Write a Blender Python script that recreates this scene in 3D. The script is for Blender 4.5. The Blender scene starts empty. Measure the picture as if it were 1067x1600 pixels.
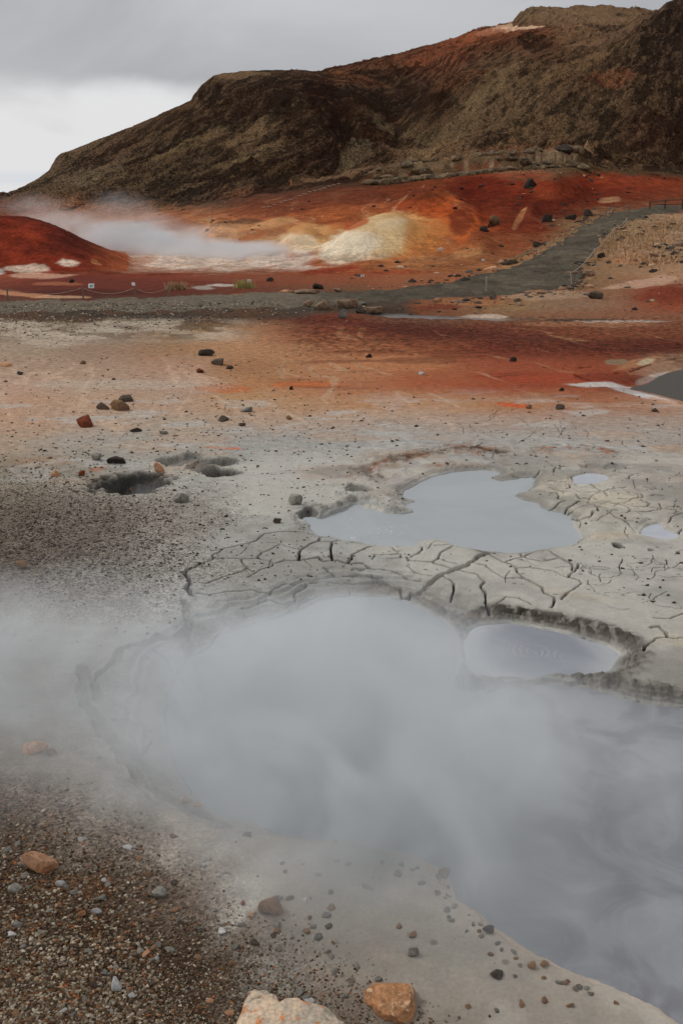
import bpy, math, random
import numpy as np
from math import sin, cos, tan, radians, pi, sqrt, exp

rng = np.random.default_rng(11)
random.seed(5)
scene = bpy.context.scene
COL = scene.collection

# ------------------------------------------------------------------ camera
F = 1556.0                       # focal length in photo pixels (photo 1067 x 1600)
CX, CY, H = 533.5, 800.0, 3.0    # principal point, eye height above the mud flat
P = math.atan(500.0 / F)         # downward pitch: horizon at photo row 300
cam = bpy.data.cameras.new("camera")
cam.sensor_fit = 'VERTICAL'
cam.sensor_height = 36.0
cam.lens = F / 1600.0 * 36.0
cam.clip_start = 0.05
cam.clip_end = 8000
camo = bpy.data.objects.new("camera", cam)
COL.objects.link(camo)
camo.location = (0, 0, H)
camo.rotation_euler = (pi / 2 - P, 0, 0)
scene.camera = camo

# ------------------------------------------------------------------ render / view
scene.render.engine = 'CYCLES'
cy = scene.cycles
cy.use_denoising = True
cy.max_bounces = 6
cy.diffuse_bounces = 3
cy.glossy_bounces = 2
cy.transmission_bounces = 2
cy.volume_bounces = 2
cy.use_adaptive_sampling = True
cy.adaptive_threshold = 0.03
cy.adaptive_min_samples = 12
cy.transparent_max_bounces = 6
cy.volume_step_rate = 1.0
cy.volume_max_steps = 256
scene.view_settings.view_transform = 'Standard'
scene.view_settings.look = 'None'
scene.view_settings.exposure = 0.0
scene.view_settings.gamma = 1.0

SUN_EL, SUN_AZ = radians(45), radians(-62)   # azimuth from +Y towards +X


# ------------------------------------------------------------------ node helper
class NT:
    def __init__(s, tree):
        s.t = tree
        s.n = tree.nodes
        s.l = tree.links

    def add(s, typ, ins=None, **props):
        nd = s.n.new(typ)
        for k, v in props.items():
            setattr(nd, k, v)
        for k, v in (ins or {}).items():
            sock = nd.inputs[k]
            if hasattr(v, 'node'):
                s.l.new(v, sock)
            else:
                sock.default_value = v
        return nd

    def math(s, op, a, b=None, c=None, clamp=False):
        ins = {0: a}
        if b is not None:
            ins[1] = b
        if c is not None:
            ins[2] = c
        return s.add('ShaderNodeMath', ins, operation=op, use_clamp=clamp).outputs[0]

    def vmath(s, op, a, b=None):
        ins = {0: a}
        if b is not None:
            ins[1] = b
        nd = s.add('ShaderNodeVectorMath', ins, operation=op)
        return nd.outputs['Value'] if op in ('LENGTH', 'DOT_PRODUCT', 'DISTANCE') else nd.outputs[0]

    def noise(s, vec, scale, detail=4.0, rough=0.55, dist=0.0):
        return s.add('ShaderNodeTexNoise', {'Vector': vec, 'Scale': scale, 'Detail': detail,
                                            'Roughness': rough, 'Distortion': dist}).outputs[0]

    def rng(s, v, a, b, c=0.0, d=1.0, mode='SMOOTHSTEP'):
        return s.add('ShaderNodeMapRange', {0: v, 1: a, 2: b, 3: c, 4: d}, interpolation_type=mode).outputs[0]

    def mix(s, f, a, b, blend='MIX'):
        nd = s.add('ShaderNodeMix', {0: f, 6: a, 7: b}, data_type='RGBA', blend_type=blend)
        return nd.outputs[2]

    def scl(s, col, f):     # colour times scalar
        nd = s.add('ShaderNodeVectorMath', {0: col}, operation='SCALE')
        if hasattr(f, 'node'):
            s.l.new(f, nd.inputs['Scale'])
        else:
            nd.inputs['Scale'].default_value = f
        return nd.outputs[0]


# ------------------------------------------------------------------ world: overcast sky
world = bpy.data.worlds.new("World")
scene.world = world
world.use_nodes = True
W = NT(world.node_tree)
W.n.clear()
sky = W.add('ShaderNodeTexSky', sky_type='NISHITA', sun_disc=False, sun_elevation=SUN_EL,
            sun_rotation=SUN_AZ % (2 * pi), air_density=1.0, dust_density=3.0)
gen = W.add('ShaderNodeTexCoord').outputs['Generated']
sep = W.add('ShaderNodeSeparateXYZ', {0: gen})
el = sep.outputs[2]
elc = W.math('MAXIMUM', el, 0.0)
cden = W.math('ADD', elc, 0.22)
cu = W.math('DIVIDE', sep.outputs[0], cden)
cv = W.math('DIVIDE', sep.outputs[1], cden)
cvec = W.add('ShaderNodeCombineXYZ', {0: cu, 1: cv, 2: 1.7}).outputs[0]
n1 = W.noise(W.vmath('MULTIPLY', gen, (3.2, 3.2, 8.5)), 1.0, 6, 0.5, 0.4)
n2 = W.noise(cvec, 0.5, 3, 0.5, 0.0)
# bright gap low in the west (left), cloud deck above it
edge = W.math('ADD', elc, W.math('MULTIPLY', W.math('SUBTRACT', n1, 0.5), 0.13))
edge = W.math('ADD', edge, W.math('MULTIPLY', sep.outputs[0], 0.10))
gap = W.rng(edge, 0.042, 0.070, 1.0, 0.0)
left = W.rng(sep.outputs[0], -0.02, 0.10, 1.0, 0.0)
gap = W.math('MULTIPLY', gap, left)
deck = W.mix(W.rng(n1, 0.3, 0.72), (0.43, 0.435, 0.455, 1), (0.64, 0.64, 0.655, 1))
deck = W.mix(W.rng(sep.outputs[0], -0.35, 0.25, 0.0, 0.45), deck, (0.42, 0.43, 0.455, 1))
deck = W.mix(W.rng(elc, 0.25, 0.8), deck, W.mix(n2, (0.40, 0.41, 0.43, 1), (0.66, 0.66, 0.68, 1)))
band = W.rng(W.math('ABSOLUTE', W.math('SUBTRACT', elc, 0.012)), 0.002, 0.008, 0.6, 0.0)
pale = W.mix(band, (0.80, 0.80, 0.81, 1), (0.68, 0.72, 0.77, 1))
cloud = W.mix(gap, deck, pale)
cloudbg = W.add('ShaderNodeBackground', {'Color': cloud, 'Strength': 1.0})
skybg = W.add('ShaderNodeBackground', {'Color': sky.outputs[0], 'Strength': 0.06})
mixbg = W.add('ShaderNodeMixShader', {0: 0.93, 1: skybg.outputs[0], 2: cloudbg.outputs[0]})
wo = W.add('ShaderNodeOutputWorld', {'Surface': mixbg.outputs[0]})

# ------------------------------------------------------------------ sun behind cloud
sun = bpy.data.lights.new("sun", 'SUN')
sun.energy = 1.2
sun.angle = radians(11)
sun.color = (1.0, 0.965, 0.92)
suno = bpy.data.objects.new("sun", sun)
COL.objects.link(suno)
suno.rotation_euler = (pi / 2 - SUN_EL, 0, pi - SUN_AZ)
E_ILL = 0.73     # radiance of a white horizontal surface under this sky: used to get albedo from looks


def lin(c):
    c = np.asarray(c, float) / 255.0
    return np.where(c <= 0.04045, c / 12.92, ((c + 0.055) / 1.055) ** 2.4)


def alb(c, k=1.0):
    r = lin(c) / E_ILL * k
    if c[0] > 1.45 * c[2] and c[0] > 1.32 * c[1]:          # iron-stained clay: less blue than the overcast light makes it look
        r = r * np.array([0.98, 1.06, 0.90])
    return np.clip(r, 0.003, 0.85)


# ------------------------------------------------------------------ pixels <-> rays
def slope(py):       # how much a ray through photo row py drops per metre forward
    v = (np.asarray(py, float) - CY) / F
    return (sin(P) + v * cos(P)) / (cos(P) - v * sin(P))


def tpx(px, py):     # x/y of the ray
    v = (np.asarray(py, float) - CY) / F
    return (np.asarray(px, float) - CX) / F / (cos(P) - v * sin(P))


def ground_pt(px, py, z=0.0):
    Y = (H - z) / slope(py)
    return np.array([tpx(px, py) * Y, Y])


def project(x, y, z):
    d = y * cos(P) + (H - z) * sin(P)
    u = CX + F * x / d
    v = CY + F * ((H - z) * cos(P) - y * sin(P)) / d
    return u, v


# ------------------------------------------------------------------ numpy noise
def _h(ix, iy, seed):
    n = (ix.astype(np.int64) * 374761393 + iy.astype(np.int64) * 668265263 + seed * 1442695041) & 0xffffffff
    n = ((n ^ (n >> 13)) * 1274126177) & 0xffffffff
    n = n ^ (n >> 16)
    return (n & 0xffff).astype(np.float32) / 65535.0


def vn(x, y, seed=0):
    x0 = np.floor(x)
    y0 = np.floor(y)
    fx = (x - x0).astype(np.float32)
    fy = (y - y0).astype(np.float32)
    fx = fx * fx * fx * (fx * (fx * 6 - 15) + 10)
    fy = fy * fy * fy * (fy * (fy * 6 - 15) + 10)
    a = _h(x0, y0, seed)
    b = _h(x0 + 1, y0, seed)
    c = _h(x0, y0 + 1, seed)
    d = _h(x0 + 1, y0 + 1, seed)
    return (a + (b - a) * fx) * (1 - fy) + (c + (d - c) * fx) * fy


def fbm(x, y, o=4, seed=0, r=0.5):
    s = 0
    a = 1.0
    t = 0.0
    for k in range(o):
        ca, sa = cos(0.6 * k), sin(0.6 * k)
        s = s + a * vn((x * ca - y * sa) * 2.03 ** k + 7.3 * k, (x * sa + y * ca) * 2.03 ** k - 3.1 * k, seed + k)
        t += a
        a *= r
    return s / t * 2 - 1


def ridged(x, y, o=4, seed=0):
    s = 0
    a = 1.0
    t = 0.0
    for k in range(o):
        ca, sa = cos(0.7 * k), sin(0.7 * k)
        s = s + a * (1 - np.abs(vn((x * ca - y * sa) * 2.1 ** k + 5.1 * k, (x * sa + y * ca) * 2.1 ** k + 2.7 * k, seed + k) * 2 - 1))
        t += a
        a *= 0.5
    return s / t


def sst(a, b, x):
    t = np.clip((x - a) / (b - a), 0, 1)
    return t * t * (3 - 2 * t)


# ------------------------------------------------------------------ terrain grid (a fan that gets coarser with distance)
def rows_by_px(a, b, step):
    return (H / slope(np.arange(a, b, -step)))


Yr = np.concatenate([
    np.geomspace(0.35, H / slope(1725), 16)[:-1],
    rows_by_px(1720, 1120, 1.15), rows_by_px(1120, 690, 0.62), rows_by_px(690, 470, 0.95),
    np.geomspace(29.4, 130, 340), np.geomspace(130.5, 430, 340), np.geomspace(435, 3200, 36)])
Yr = np.unique(Yr)
tin = np.linspace(-0.40, 0.40, 1330)
tout = np.geomspace(0.402, 3.0, 70)
Tc = np.concatenate([-tout[::-1], tin, tout])
NY, NT_ = len(Yr), len(Tc)
Tg, Yg = np.meshgrid(Tc, Yr)
Xg = Tg * Yg

PXS = [-300, 0, 100, 200, 300, 400, 500, 600, 700, 800, 900, 1000, 1067, 1400]
ctrl = []


def curve(py, Y, pxs=PXS):
    if not hasattr(Y, '__len__'):
        Y = [Y] * len(pxs)
    if not hasattr(py, '__len__'):
        py = [py] * len(pxs)
    t = tpx(pxs, py)
    z = H - np.array(Y, float) * slope(py)
    ctrl.append((np.interp(Tc, t, Y), np.interp(Tc, t, z)))


def zcurve(Y, z):
    ctrl.append((np.full(NT_, float(Y)), np.full(NT_, float(z))))


zcurve(0.1, 0.0)
zcurve(15, 0.0)
zcurve(20, 0.0)
curve([528, 526, 520, 514, 509, 503, 500, 500, 500, 500, 500, 500, 500, 500],
      [21.6, 21.7, 22.2, 23.0, 23.6, 24.3, 25, 25, 25, 25, 25, 25, 25, 25])
curve([490, 489, 488, 486, 485, 484, 486, 478, 466, 460, 446, 440, 430, 420],
      [25, 25, 25, 25, 25, 25, 26, 27, 29, 30, 32, 33, 34, 36])
curve([472, 471, 468, 464, 458, 455, 455, 452, 440, 405, 360, 322, 318, 310],
      [28, 28, 28, 28.4, 29, 29.5, 30, 31, 34, 44, 55, 72, 78, 85])
k_basin = len(ctrl)
curve([435, 432, 430, 428, 425, 424, 424, 424, 425, 398, 352, 315, 311, 305],
      [38, 38, 38, 39, 40, 41, 41, 41, 40, 48, 60, 76, 82, 90])
curve([415, 415, 412, 410, 408, 405, 403, 405, 400, 378, 340, 305, 300, 295],
      [50, 50, 50, 50, 50, 50, 47, 46, 46, 53, 65, 80, 86, 95])
curve([385, 380, 375, 365, 360, 358, 366, 368, 360, 350, 318, 293, 288, 285],
      [70, 70, 70, 68, 66, 62, 60, 58, 58, 62, 73, 85, 92, 100])
k_base = len(ctrl)
curve([342, 340, 338, 336, 325, 308, 292, 285, 275, 262, 258, 268, 272, 275],
      [100, 100, 98, 96, 92, 90, 88, 86, 86, 86, 88, 95, 100, 110])
curve([325, 322, 318, 312, 298, 282, 268, 262, 258, 252, 246, 250, 255, 258],
      [115, 115, 114, 112, 108, 105, 104, 104, 106, 110, 112, 115, 118, 125])
pxs2 = [-300, 0, 100, 200, 300, 400, 500, 560, 620, 680, 740, 800, 900, 1000, 1067, 1400]
curve([340, 320, 285, 260, 235, 215, 205, 215, 240, 222, 195, 172, 150, 140, 140, 140],
      [150, 150, 150, 150, 150, 150, 152, 160, 172, 165, 155, 150, 150, 150, 150, 150], pxs2)
sil = [(-300, 372), (-150, 350), (0, 313), (20, 303), (40, 295), (60, 282), (78, 268), (88, 250), (97, 243), (118, 235),
       (150, 221), (180, 208), (210, 196), (240, 184), (270, 171), (298, 159), (304, 148), (318, 134), (335, 119),
       (352, 114), (380, 112), (430, 111), (468, 114), (480, 117), (500, 121), (540, 128), (600, 145), (640, 148),
       (690, 118), (720, 105), (760, 98), (800, 92), (830, 84), (860, 78), (900, 72), (930, 68), (955, 55), (975, 46),
       (990, 35), (1004, 24), (1020, 22), (1040, 4), (1067, -6), (1150, -30), (1400, -110)]
curve([a[1] for a in sil], [200 + (35 if 560 < a[0] < 700 else 0) + max(0, min(30, (a[0] - 400) * 0.1)) for a in sil], [a[0] for a in sil])
sil2 = [(-300, 400), (0, 350), (100, 300), (200, 255), (300, 205), (400, 160), (470, 135), (500, 122), (600, 108),
        (700, 82), (800, 64), (900, 52), (960, 55), (1000, 60), (1067, 40), (1400, -20)]
curve([a[1] for a in sil2], [290] * len(sil2), [a[0] for a in sil2])
sil3 = [(-300, 400), (0, 350), (100, 300), (200, 255), (300, 205), (400, 150), (470, 125), (494, 116), (520, 108),
        (560, 100), (600, 93), (640, 84), (672, 74), (700, 66), (735, 52), (752, 46), (780, 40), (800, 36), (812, 22),
        (830, 14), (862, 11), (885, 11), (905, 8), (950, 11), (975, 15), (1002, 19), (1040, 20), (1067, 24), (1400, 60)]
curve([a[1] for a in sil3], [390] * len(sil3), [a[0] for a in sil3])
zcurve(800, -25)
zcurve(3300, -70)

Zg = np.zeros((NY, NT_))
Yk = np.array([c[0] for c in ctrl])
Zk = np.array([c[1] for c in ctrl])
for j in range(NT_):
    Zg[:, j] = np.interp(Yr, Yk[:, j], Zk[:, j])


def smooth_rows(A, n):
    k = np.ones(2 * n + 1) / (2 * n + 1)
    Pd = np.pad(A, ((n, n), (0, 0)), mode='edge')
    c = np.cumsum(np.vstack([np.zeros((1, A.shape[1])), Pd]), axis=0)
    return (c[2 * n + 1:] - c[:-(2 * n + 1)]) / (2 * n + 1)


i20 = int(np.searchsorted(Yr, 19))
i30 = int(np.searchsorted(Yr, 30))
i95 = int(np.searchsorted(Yr, 95))
near = Zg[i20:i95].copy()
sm = smooth_rows(smooth_rows(near, 9), 9)
Zg[i20:i95] = sm
far = Zg[i95:].copy()
Zg[i95:] = smooth_rows(smooth_rows(far, 3), 3)

Ybase = Yk[k_base][None, :]
# the red mound on the left, in front of the steaming basin
ms = [(-600, 352), (-200, 342), (0, 337), (40, 338), (62, 342), (100, 356), (130, 371), (160, 386), (190, 402), (215, 414), (240, 424), (300, 430)]
mz = np.interp(Tc, tpx([a[0] for a in ms], [a[1] for a in ms]), [H - 49 * slope(a[1]) for a in ms])
zb49 = np.array([np.interp(49, Yr, Zg[:, j]) for j in range(NT_)])
mh = np.clip(mz - zb49, 0, None)[None, :]
prof = np.where(Yg < 49, np.cos(np.clip((49 - Yg) / 10.5, 0, 1) * pi / 2) ** 1.5, np.cos(np.clip((Yg - 49) / 9.0, 0, 1) * pi / 2) ** 2)
Zg += mh * prof
MOUND = (mh * prof) > 0.04
# hummocks of bleached clay in the middle distance
def hump(px, py, Y, wpx, dY, h):
    t0 = float(tpx(px, py))
    wt = wpx / 1634.0
    d2 = ((Tg - t0) / wt) ** 2 + ((Yg - Y) / dY) ** 2
    return h * np.exp(-d2 * 1.6)


DOME = np.zeros(Xg.shape)
for a in [(472, 365, 54, 44, 3.6, 1.05), (555, 385, 50, 50, 3.4, 0.9), (610, 352, 52, 62, 4.4, 1.5), (690, 345, 55, 60, 5, 0.9), (395, 360, 58, 36, 5, .5),
          (340, 370, 62, 45, 6, 0.5), (250, 375, 62, 40, 6, 0.4), (530, 352, 60, 30, 4, .45),
          (1040, 440, 29.5, 75, 1.6, 0.30), (1100, 400, 38, 90, 5, 0.35), (990, 390, 42, 40, 4, 0.25),
          (740, 458, 27.5, 60, 1.0, 0.05), (830, 330, 66, 16, 4, 0.5), (760, 335, 64, 20, 5, -0.5), (860, 470, 28, 70, 1.2, 0.06),
          (430, 352, 62, 36, 4, 0.7), (345, 362, 60, 40, 5, 0.6), (745, 372, 50, 34, 4, 0.5), (865, 300, 76, 36, 7, 1.2), (925, 290, 82, 24, 6, -0.6), (660, 310, 70, 46, 6, 0.9), (740, 290, 76, 30, 6, -0.5),
          (540, 190, 168, 26, 26, -3.2), (430, 180, 172, 50, 20, 2.2), (670, 160, 205, 50, 24, 3.0), (770, 200, 152, 40, 20, -1.6), (860, 170, 160, 50, 20, 1.8), (300, 240, 160, 40, 18, 1.4)]:
    Zg += hump(*a)
    if 49 < a[2] < 63 and 380 < a[0] < 720:
        DOME = np.maximum(DOME, np.clip(hump(*a[:5], 1.0) * 1.6, 0, 1))
# low hump in front of the culvert
Zg += hump(520, 510, 22.6, 130, 1.4, 0.10) + hump(800, 530, 20.5, 260, 1.3, 0.06)
# ledge with a mossy lip at the foot of the mountain
lm = sst(545, 600, CX + F * Tg * 1.04) * (1 - sst(880, 925, CX + F * Tg * 1.04))
yl = Ybase + 1.2 * fbm(Xg * 0.35, Yg * 0 + 3.3, 3, 77)
Zg += lm * 1.15 * sst(0, 0.6, Yg - yl) * (1 - sst(2.5, 9, Yg - yl))

# survey coordinates of every bit of ground (where it lies in the surveyed photograph)
Ug, Vg = project(Xg, Yg, Zg)

# ------------------------------------------------------------------ rough ground
mA = sst(0, 14, Yg - Ybase) * (1 - sst(500, 800, Yg))
ca, sa = cos(radians(66)), sin(radians(66))
i0 = int(np.searchsorted(Yr, 80))
xs, ys = Xg[i0:], Yg[i0:]
ru, rv = xs * ca + ys * sa, -xs * sa + ys * ca
dz = 5.0 * (ridged(ru / 46, rv / 20, 3, 5) - 0.5) * 0.40 + 2.6 * (ridged(ru / 13, rv / 6, 4, 21) - 0.5) * 0.50 + 1.3 * (ridged(ru / 2.8, rv / 1.5, 4, 31) - 0.5)
crag = np.zeros(ru.shape)
for (a, b, rx_, ry_) in [(318, 140, 26, 20), (100, 250, 18, 12), (1010, 60, 40, 60), (670, 135, 40, 28), (640, 125, 30, 12), (830, 70, 40, 14), (1040, 180, 50, 70), (530, 245, 40, 16),
                         (610, 225, 30, 20), (920, 245, 50, 16), (560, 190, 40, 20), (450, 300, 90, 10), (300, 320, 90, 12), (980, 100, 30, 30)]:
    crag = np.maximum(crag, np.exp(-((Ug[i0:] - a) / rx_) ** 2 - ((Vg[i0:] - b) / ry_) ** 2))
dz = dz + crag * (2.4 * (ridged(ru / 3.4, rv / 2.6, 4, 35) - 0.45))
crestdamp = 1 - 0.72 * np.exp(-((ys - Yk[k_base + 3][None, :]) / 14) ** 2) * 1.0
Zg[i0:] += mA[i0:] * dz * crestdamp
# clay slopes between 28 and 100 m
i1, i2 = int(np.searchsorted(Yr, 21)), int(np.searchsorted(Yr, 130))
xs, ys = Xg[i1:i2], Yg[i1:i2]
cl = sst(30, 44, ys) * (1 - mA[i1:i2]) * (1 - 0.75 * DOME[i1:i2])
Zg[i1:i2] += cl * (0.22 * fbm(xs / 5.5, ys / 9, 3, 41) + 0.06 * fbm(xs / 0.9, ys / 2.2, 3, 43))
Zg[i1:i2] += (0.02 + 0.02 * cl) * fbm(xs / 0.25, ys / 0.4, 3, 44) * (1 - mA[i1:i2])

iN = int(np.searchsorted(Yr, 27))
xs, ys = Xg[:iN], Yg[:iN]
U, V = Ug[:iN], Vg[:iN]
calm = 1 - 0.6 * sst(690, 740, V) * sst(300, 380, U)
base_noise = calm * (0.018 * fbm(xs / 1.3, ys / 1.3, 3, 51) + 0.006 * fbm(xs / 0.22, ys / 0.22, 3, 52))
gravel_zone = (1 - sst(0, 1, (V - 1180) * 0 + (U - 0) / 620 + (1500 - V) / 620 - 0.02)) * sst(1150, 1290, V)
base_noise += 0.006 * gravel_zone * fbm(xs / 0.03, ys / 0.03, 3, 53)
Zn = Zg[:iN] + base_noise

clod = sst(488, 500, V) * (1 - sst(540, 575, V + 12 * fbm(xs / 2, ys / 2, 2, 56))) * sst(380, 500, U)
Zn += clod * 0.035 * ridged(xs / 0.35, ys / 0.5, 4, 57)
# ---------------- pools: outlines surveyed, banks around them
pools = {
    'A': (-0.05, [(478, 812), (497, 812), (520, 804), (545, 796), (560, 790), (585, 794), (600, 800), (625, 804), (641, 799), (626, 791), (651, 785),
                  (630, 779), (640, 766), (655, 757), (680, 745), (720, 738), (765, 736), (777, 742), (765, 749), (790, 753), (828, 747),
                  (835, 757), (820, 768), (806, 776), (835, 788), (850, 797), (872, 803), (895, 817), (905, 834), (896, 850), (870, 856),
                  (840, 861), (800, 866), (768, 863), (720, 856), (690, 846), (652, 847), (645, 854), (600, 854), (560, 849), (530, 842), (497, 838), (482, 826)]),
    'B': (-0.09, [(330, 1010), (350, 992), (385, 985), (400, 974), (430, 968), (470, 955), (500, 940), (540, 934), (590, 934), (625, 940), (650, 952),
                  (690, 970), (712, 998), (719, 1020), (716, 1040), (708, 1055), (698, 1073), (710, 1088), (740, 1092), (762, 1084), (800, 1073),
                  (850, 1068), (900, 1075), (950, 1086), (1000, 1100), (1067, 1108), (1180, 1118), (1420, 1200), (1500, 1450), (1300, 1760),
                  (1150, 1680), (1067, 1606), (1000, 1566), (930, 1532), (870, 1510), (812, 1480), (770, 1452), (732, 1425), (715, 1400), (703, 1368),
                  (668, 1345), (620, 1332), (560, 1322), (500, 1316), (440, 1305), (400, 1290), (340, 1268), (300, 1240), (282, 1200),
                  (268, 1150), (264, 1100), (275, 1060), (300, 1030)]),
    'C': (-0.07, [(738, 986), (760, 978), (800, 978), (840, 984), (880, 992), (920, 1004), (950, 1014), (962, 1025), (947, 1049), (900, 1055),
                  (850, 1058), (790, 1060), (745, 1052), (728, 1032), (726, 1005)]),
    'D': (-0.03, [(998, 837), (1014, 822), (1030, 819), (1040, 828), (1056, 838), (1040, 843), (1020, 842)]),
    'E': (-0.03, [(895, 752), (908, 743), (940, 742), (952, 748), (930, 755), (905, 758)]),
    'F': (-0.08, [(984, 608), (1010, 600), (1030, 589), (1067, 577), (1180, 560), (1420, 560), (1420, 700), (1180, 660), (1067, 628), (1020, 616)]),
    'S': (-0.07, [(585, 492), (620, 490), (650, 492), (690, 494), (740, 497), (800, 500), (850, 501), (800, 503), (740, 502), (690, 501), (640, 501), (590, 498)]),
}


def densify(poly, n=6):
    """Catmull-Rom through the surveyed points, closed."""
    p = np.array(poly, float)
    m = len(p)
    out = []
    for i in range(m):
        p0, p1, p2, p3 = p[i - 1], p[i], p[(i + 1) % m], p[(i + 2) % m]
        for k in range(n):
            t = k / n
            out.append(0.5 * (2 * p1 + (p2 - p0) * t + (2 * p0 - 5 * p1 + 4 * p2 - p3) * t * t + (3 * p1 - p0 - 3 * p2 + p3) * t ** 3))
    return np.array(out)


def rowspan(ya, yb):
    return max(0, int(np.searchsorted(Yr, ya)) - 1), min(iN, int(np.searchsorted(Yr, yb)) + 1)


def colspan(ta, tb):
    return max(0, int(np.searchsorted(Tc, ta)) - 1), min(NT_, int(np.searchsorted(Tc, tb)) + 1)


def seg_dist(px, py, a, b):
    d = b - a
    L = max(1e-12, float(d @ d))
    s = np.clip(((px - a[0]) * d[0] + (py - a[1]) * d[1]) / L, 0, 1)
    return np.hypot(px - a[0] - s * d[0], py - a[1] - s * d[1])


SD = {}
pool_poly = {}
wx = xs + 0.022 * fbm(xs / 0.14, ys / 0.14, 4, 61) + 0.03 * fbm(xs / 0.5, ys / 0.5, 2, 66)
wy = ys + 0.035 * fbm(xs / 0.14, ys / 0.14, 4, 62)
ragA = np.clip(1 - np.abs(V - 795) / 70, 0, 1)
wx = wx + 0.07 * ragA * fbm(xs / 0.22, ys / 0.16, 4, 67)
wy = wy + 0.05 * ragA * fbm(xs / 0.3, ys / 0.12, 4, 68)
for key, (zw, pts) in pools.items():
    pl = densify(pts, 4)
    wp = np.array([ground_pt(a, b, zw) for a, b in pl])
    pool_poly[key] = (zw, wp)
    pad = 1.2 if key in 'B' else 0.7
    r0, r1 = rowspan(wp[:, 1].min() - pad, wp[:, 1].max() + pad)
    tt = wp[:, 0] / wp[:, 1]
    c0, c1 = colspan(tt.min() - pad / wp[:, 1].min(), tt.max() + pad / wp[:, 1].min())
    sd = np.full((r1 - r0, c1 - c0), 9.0)
    ins = np.zeros(sd.shape, bool)
    X_, Y_ = wx[r0:r1, c0:c1], wy[r0:r1, c0:c1]
    for i in range(len(wp)):
        a, b = wp[i - 1], wp[i]
        # only a window round the segment
        q0, q1 = rowspan(min(a[1], b[1]) - pad, max(a[1], b[1]) + pad)
        e0, e1 = colspan(min(a[0] / a[1], b[0] / b[1]) - pad / min(a[1], b[1]), max(a[0] / a[1], b[0] / b[1]) + pad / min(a[1], b[1]))
        q0, q1, e0, e1 = max(q0, r0), min(q1, r1), max(e0, c0), min(e1, c1)
        sl = (slice(q0 - r0, q1 - r0), slice(e0 - c0, e1 - c0))
        sd[sl] = np.minimum(sd[sl], seg_dist(X_[sl], Y_[sl], a, b))
        cond = (a[1] > Y_) != (b[1] > Y_)
        with np.errstate(divide='ignore', invalid='ignore'):
            xi = (b[0] - a[0]) * (Y_ - a[1]) / (b[1] - a[1] + 1e-12) + a[0]
        ins ^= cond & (X_ < xi)
    sd = np.where(ins, -sd, sd)
    full = np.full(xs.shape, 9.0, np.float32)
    full[r0:r1, c0:c1] = sd
    SD[key] = full

wideB = np.where(V < 1000, 0.34, 0.16) * sst(0, 1, (V > 0) * 1.0)
wideB = 0.55 - 0.43 * sst(975, 1050, V) + 0.34 * (1 - sst(330, 480, U)) * sst(985, 1040, V) * (1 - sst(1220, 1330, V))
widC = 0.17 + 0.08 * fbm(xs / 0.22, ys / 0.22, 3, 64)
wideB = wideB * (1 + 0.35 * fbm(xs / 0.25, ys / 0.25, 3, 65))
widths = {'A': 0.16, 'B': wideB, 'C': widC, 'D': 0.10, 'E': 0.08, 'F': 0.35, 'S': 0.3}
crust = np.zeros(xs.shape)
for key, (zw, _) in pools.items():
    sd = SD[key]
    w = widths[key]
    m = sst(0, 1, sd / w)
    # terraces left by the falling mud level
    if key in ('B', 'C', 'A'):
        ter = m + 0.085 * np.sin(m * 2 * pi * 3.5 + 5 * fbm(xs / 0.5, ys / 0.5, 2, 63)) * (1 - m) * 4 * m
    else:
        ter = m
    zo = zw + (Zn - zw) * ter
    zi = zw + np.clip(sd * 0.5, -0.12, 0)
    Zn = np.where(sd < 0, np.minimum(Zn, zi), np.where(sd < w, zo, Zn))
for key, (zw, _) in pools.items():
    sd = SD[key]
    oth = np.minimum.reduce([SD[k] for k in pools if k != key])
    lim = 0.10 if key in 'ABC' else 0.05
    Zn = np.where((sd > 0) & (sd < lim) & (oth > 0), np.maximum(Zn, zw + 0.014 * sst(0, 0.02, sd)), Zn)
# narrow isthmus between B and C keeps a raised rough lip
rimC = np.exp(-((SD['C'] - 0.13) / 0.085) ** 2) * (SD['B'] > 0)
far_side = 1 - sst(985, 1040, V)
rough = 0.55 * (ridged(xs / 0.26 + 0.3 * ys, ys / 0.13, 4, 71) - 0.5) + 0.6 * fbm(xs / 0.16, ys / 0.09, 4, 74) * 0.5 + 0.25 * (ridged(xs / 0.05, ys / 0.05, 2, 75) - .5)
rough2 = fbm(xs / 0.045, ys / 0.06, 3, 72)
lipB = np.exp(-((SD['B'] - 0.08) / 0.07) ** 2) * (SD['B'] > 0)
eastB = sst(640, 720, U) * (1 - sst(1120, 1150, V)) * sst(920, 960, V)
crust = np.clip(rimC * (0.85 + 0.15 * far_side) + 0.75 * lipB * eastB + 0.55 * np.exp(-((SD['B'] - 0.12) / 0.1) ** 2) * (SD['B'] > 0) * (V < 1000), 0, 1)
crust *= sst(0.0, 0.05, np.minimum(SD['B'], SD['C']))
keepz = Zn.copy()
Zn += crust * (0.060 * rough + 0.026 * rough2)
Zn += 0.03 * rimC * far_side * fbm(xs / .25, ys / .2, 3, 73) * (SD['C'] > 0.05)


def ell(px, py, wpx, hpx):
    c = ground_pt(px, py)
    e = ground_pt(px, py - hpx)
    g = ground_pt(px, py + hpx)
    rx = wpx / F * sqrt(c[1] ** 2 + H * H)
    ry = abs(e[1] - g[1]) / 2
    return np.sqrt(((wx - c[0]) / rx) ** 2 + ((wy - c[1]) / ry) ** 2)


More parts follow.
